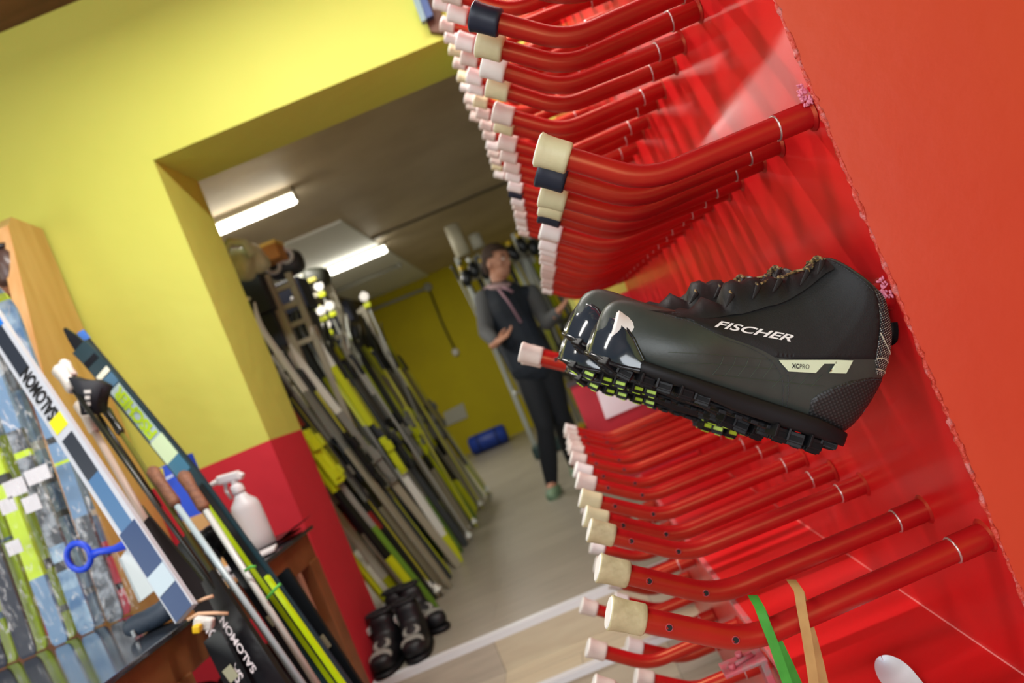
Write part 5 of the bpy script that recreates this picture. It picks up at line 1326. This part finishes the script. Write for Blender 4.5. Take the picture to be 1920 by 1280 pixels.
for i in range(9):
    for k in range(5):
        u_, v_ = i/8, k/4; vs.append((-1.30 + .36*u_, 2.30+.19*v_, z+.010 + .03*max(0, u_-.8)**1.5*8))
for i in range(8):
    for k in range(4): fs.append((i*5+k, (i+1)*5+k, (i+1)*5+k+1, i*5+k+1))
mb.faces(vs, fs); bmesh.ops.solidify(mb.bm, geom=mb.bm.faces[:], thickness=.003); mb.build('cover', mat('black_plum_cover', '1d1626', .35), t)
MB().box((-1.14, 2.40, z+.003), (.3, .17, .005)).build('pages', mat('dark_red_pages', '6a1e30', .6), t)
t = thing('folded_papers', 'white folded papers on the bench edge under the spray bottle', 'papers', (-1.1, 2.2, BZ)); MB().box((-1.06, 2.20, z+.004), (.17, .12, .006), Matrix.Rotation(.3, 3, 'Z')).build('sheet', mat('white_sheet', 'E2E2E6', .6), t); MB().box((-1.08, 2.17, z+.010), (.14, .04, .006), Matrix.Rotation(.1, 3, 'Z')).build('sheet', mat('white_sheet', 'E2E2E6', .6), t)
t = thing('red_tin', 'red tin standing on the bench behind the pale poles', 'tin', (-1.10, 2.0, BZ)); c = Vector((-1.06, 1.93, BZ+.001)); MB().tube([c, c+Vector((0,0,.06))], .03, 20).build('body', mat('red_tin', 'C81820', .3), t); MB().tube([c+Vector((0,0,.06)), c+Vector((0,0,.067))], .031, 20).build('lid', mat('dark_red_lid', '8c1018', .3), t)
for (px, py, D, r, lab) in ((395, 1020, 1.98, (.055, .05, .045), 'black glove on the bench behind the pale blue pole'), (375, 1060, 1.9, (.05, .05, .03), 'black pouch on the bench left of the other glove')):
    c = at(px, py, D); c.z = max(c.z, BZ+r[2]); t = thing('black_pouch', lab, 'glove', (c.x, c.y, BZ)); mb = MB(); mb.ell(c, r, None, 20, 12, f); mb.ell(c+Vector((.03, -.02, .01)), (r[0]*.7, r[1]*.6, r[2]*.9), None, 16, 10, f); me = voxel(mb, .005, 5)
    for v in me.vertices: v.co -= t.location
    me.materials.append(K_BLK); link('fabric', me, t); MB().box(c+Vector((-.01, -.05, .01)), (.012, .01, .016), bev=.003).build('clip', WG, t)
# plank, then dark bags added to fill the dark under the bench
t = thing('pale_plank', 'pinkish pale board standing under the bench behind its end leg', 'board', at(575, 1195, 2.3)); mb = MB(); mb.prism([at(520, 1062, 2.3), at(545, 1058, 2.3), at(562, 1080, 2.3), at(602, 1175, 2.3), at(588, 1190, 2.3), at(572, 1182, 2.3)], (0, .02, 0)); mb.build('board', mat('pinkish_plank', 'B48A72', .6), t)
GE = mat('dark_filler_fabric', '14121C', .8)
for k, (x_, y_, w_, h_, lab) in enumerate(((-1.32, 1.98, .5, .78, 'dark bag added to fill the dark under the bench between its legs'), (-1.25, 2.42, .42, .7, 'dark crate added to fill the dark under the bench near the end leg'), (-1.4, 1.18, .6, .78, 'dark bag added to fill the dark under the near part of the bench'))):
    c = Vector((x_, y_, h_/2)); t = thing('filler_bag', lab, 'bag', (x_, y_, 0)); MB().ell(c, (w_/2, .24, h_/2), None, 24, 14, f).build('fabric', GE, t); MB().tube([c+Vector((-.1, -.1, h_*.45)), c+Vector((0, -.12, h_*.55)), c+Vector((.1, -.1, h_*.45))], .012, 8).build('carry_handle', DK, t)
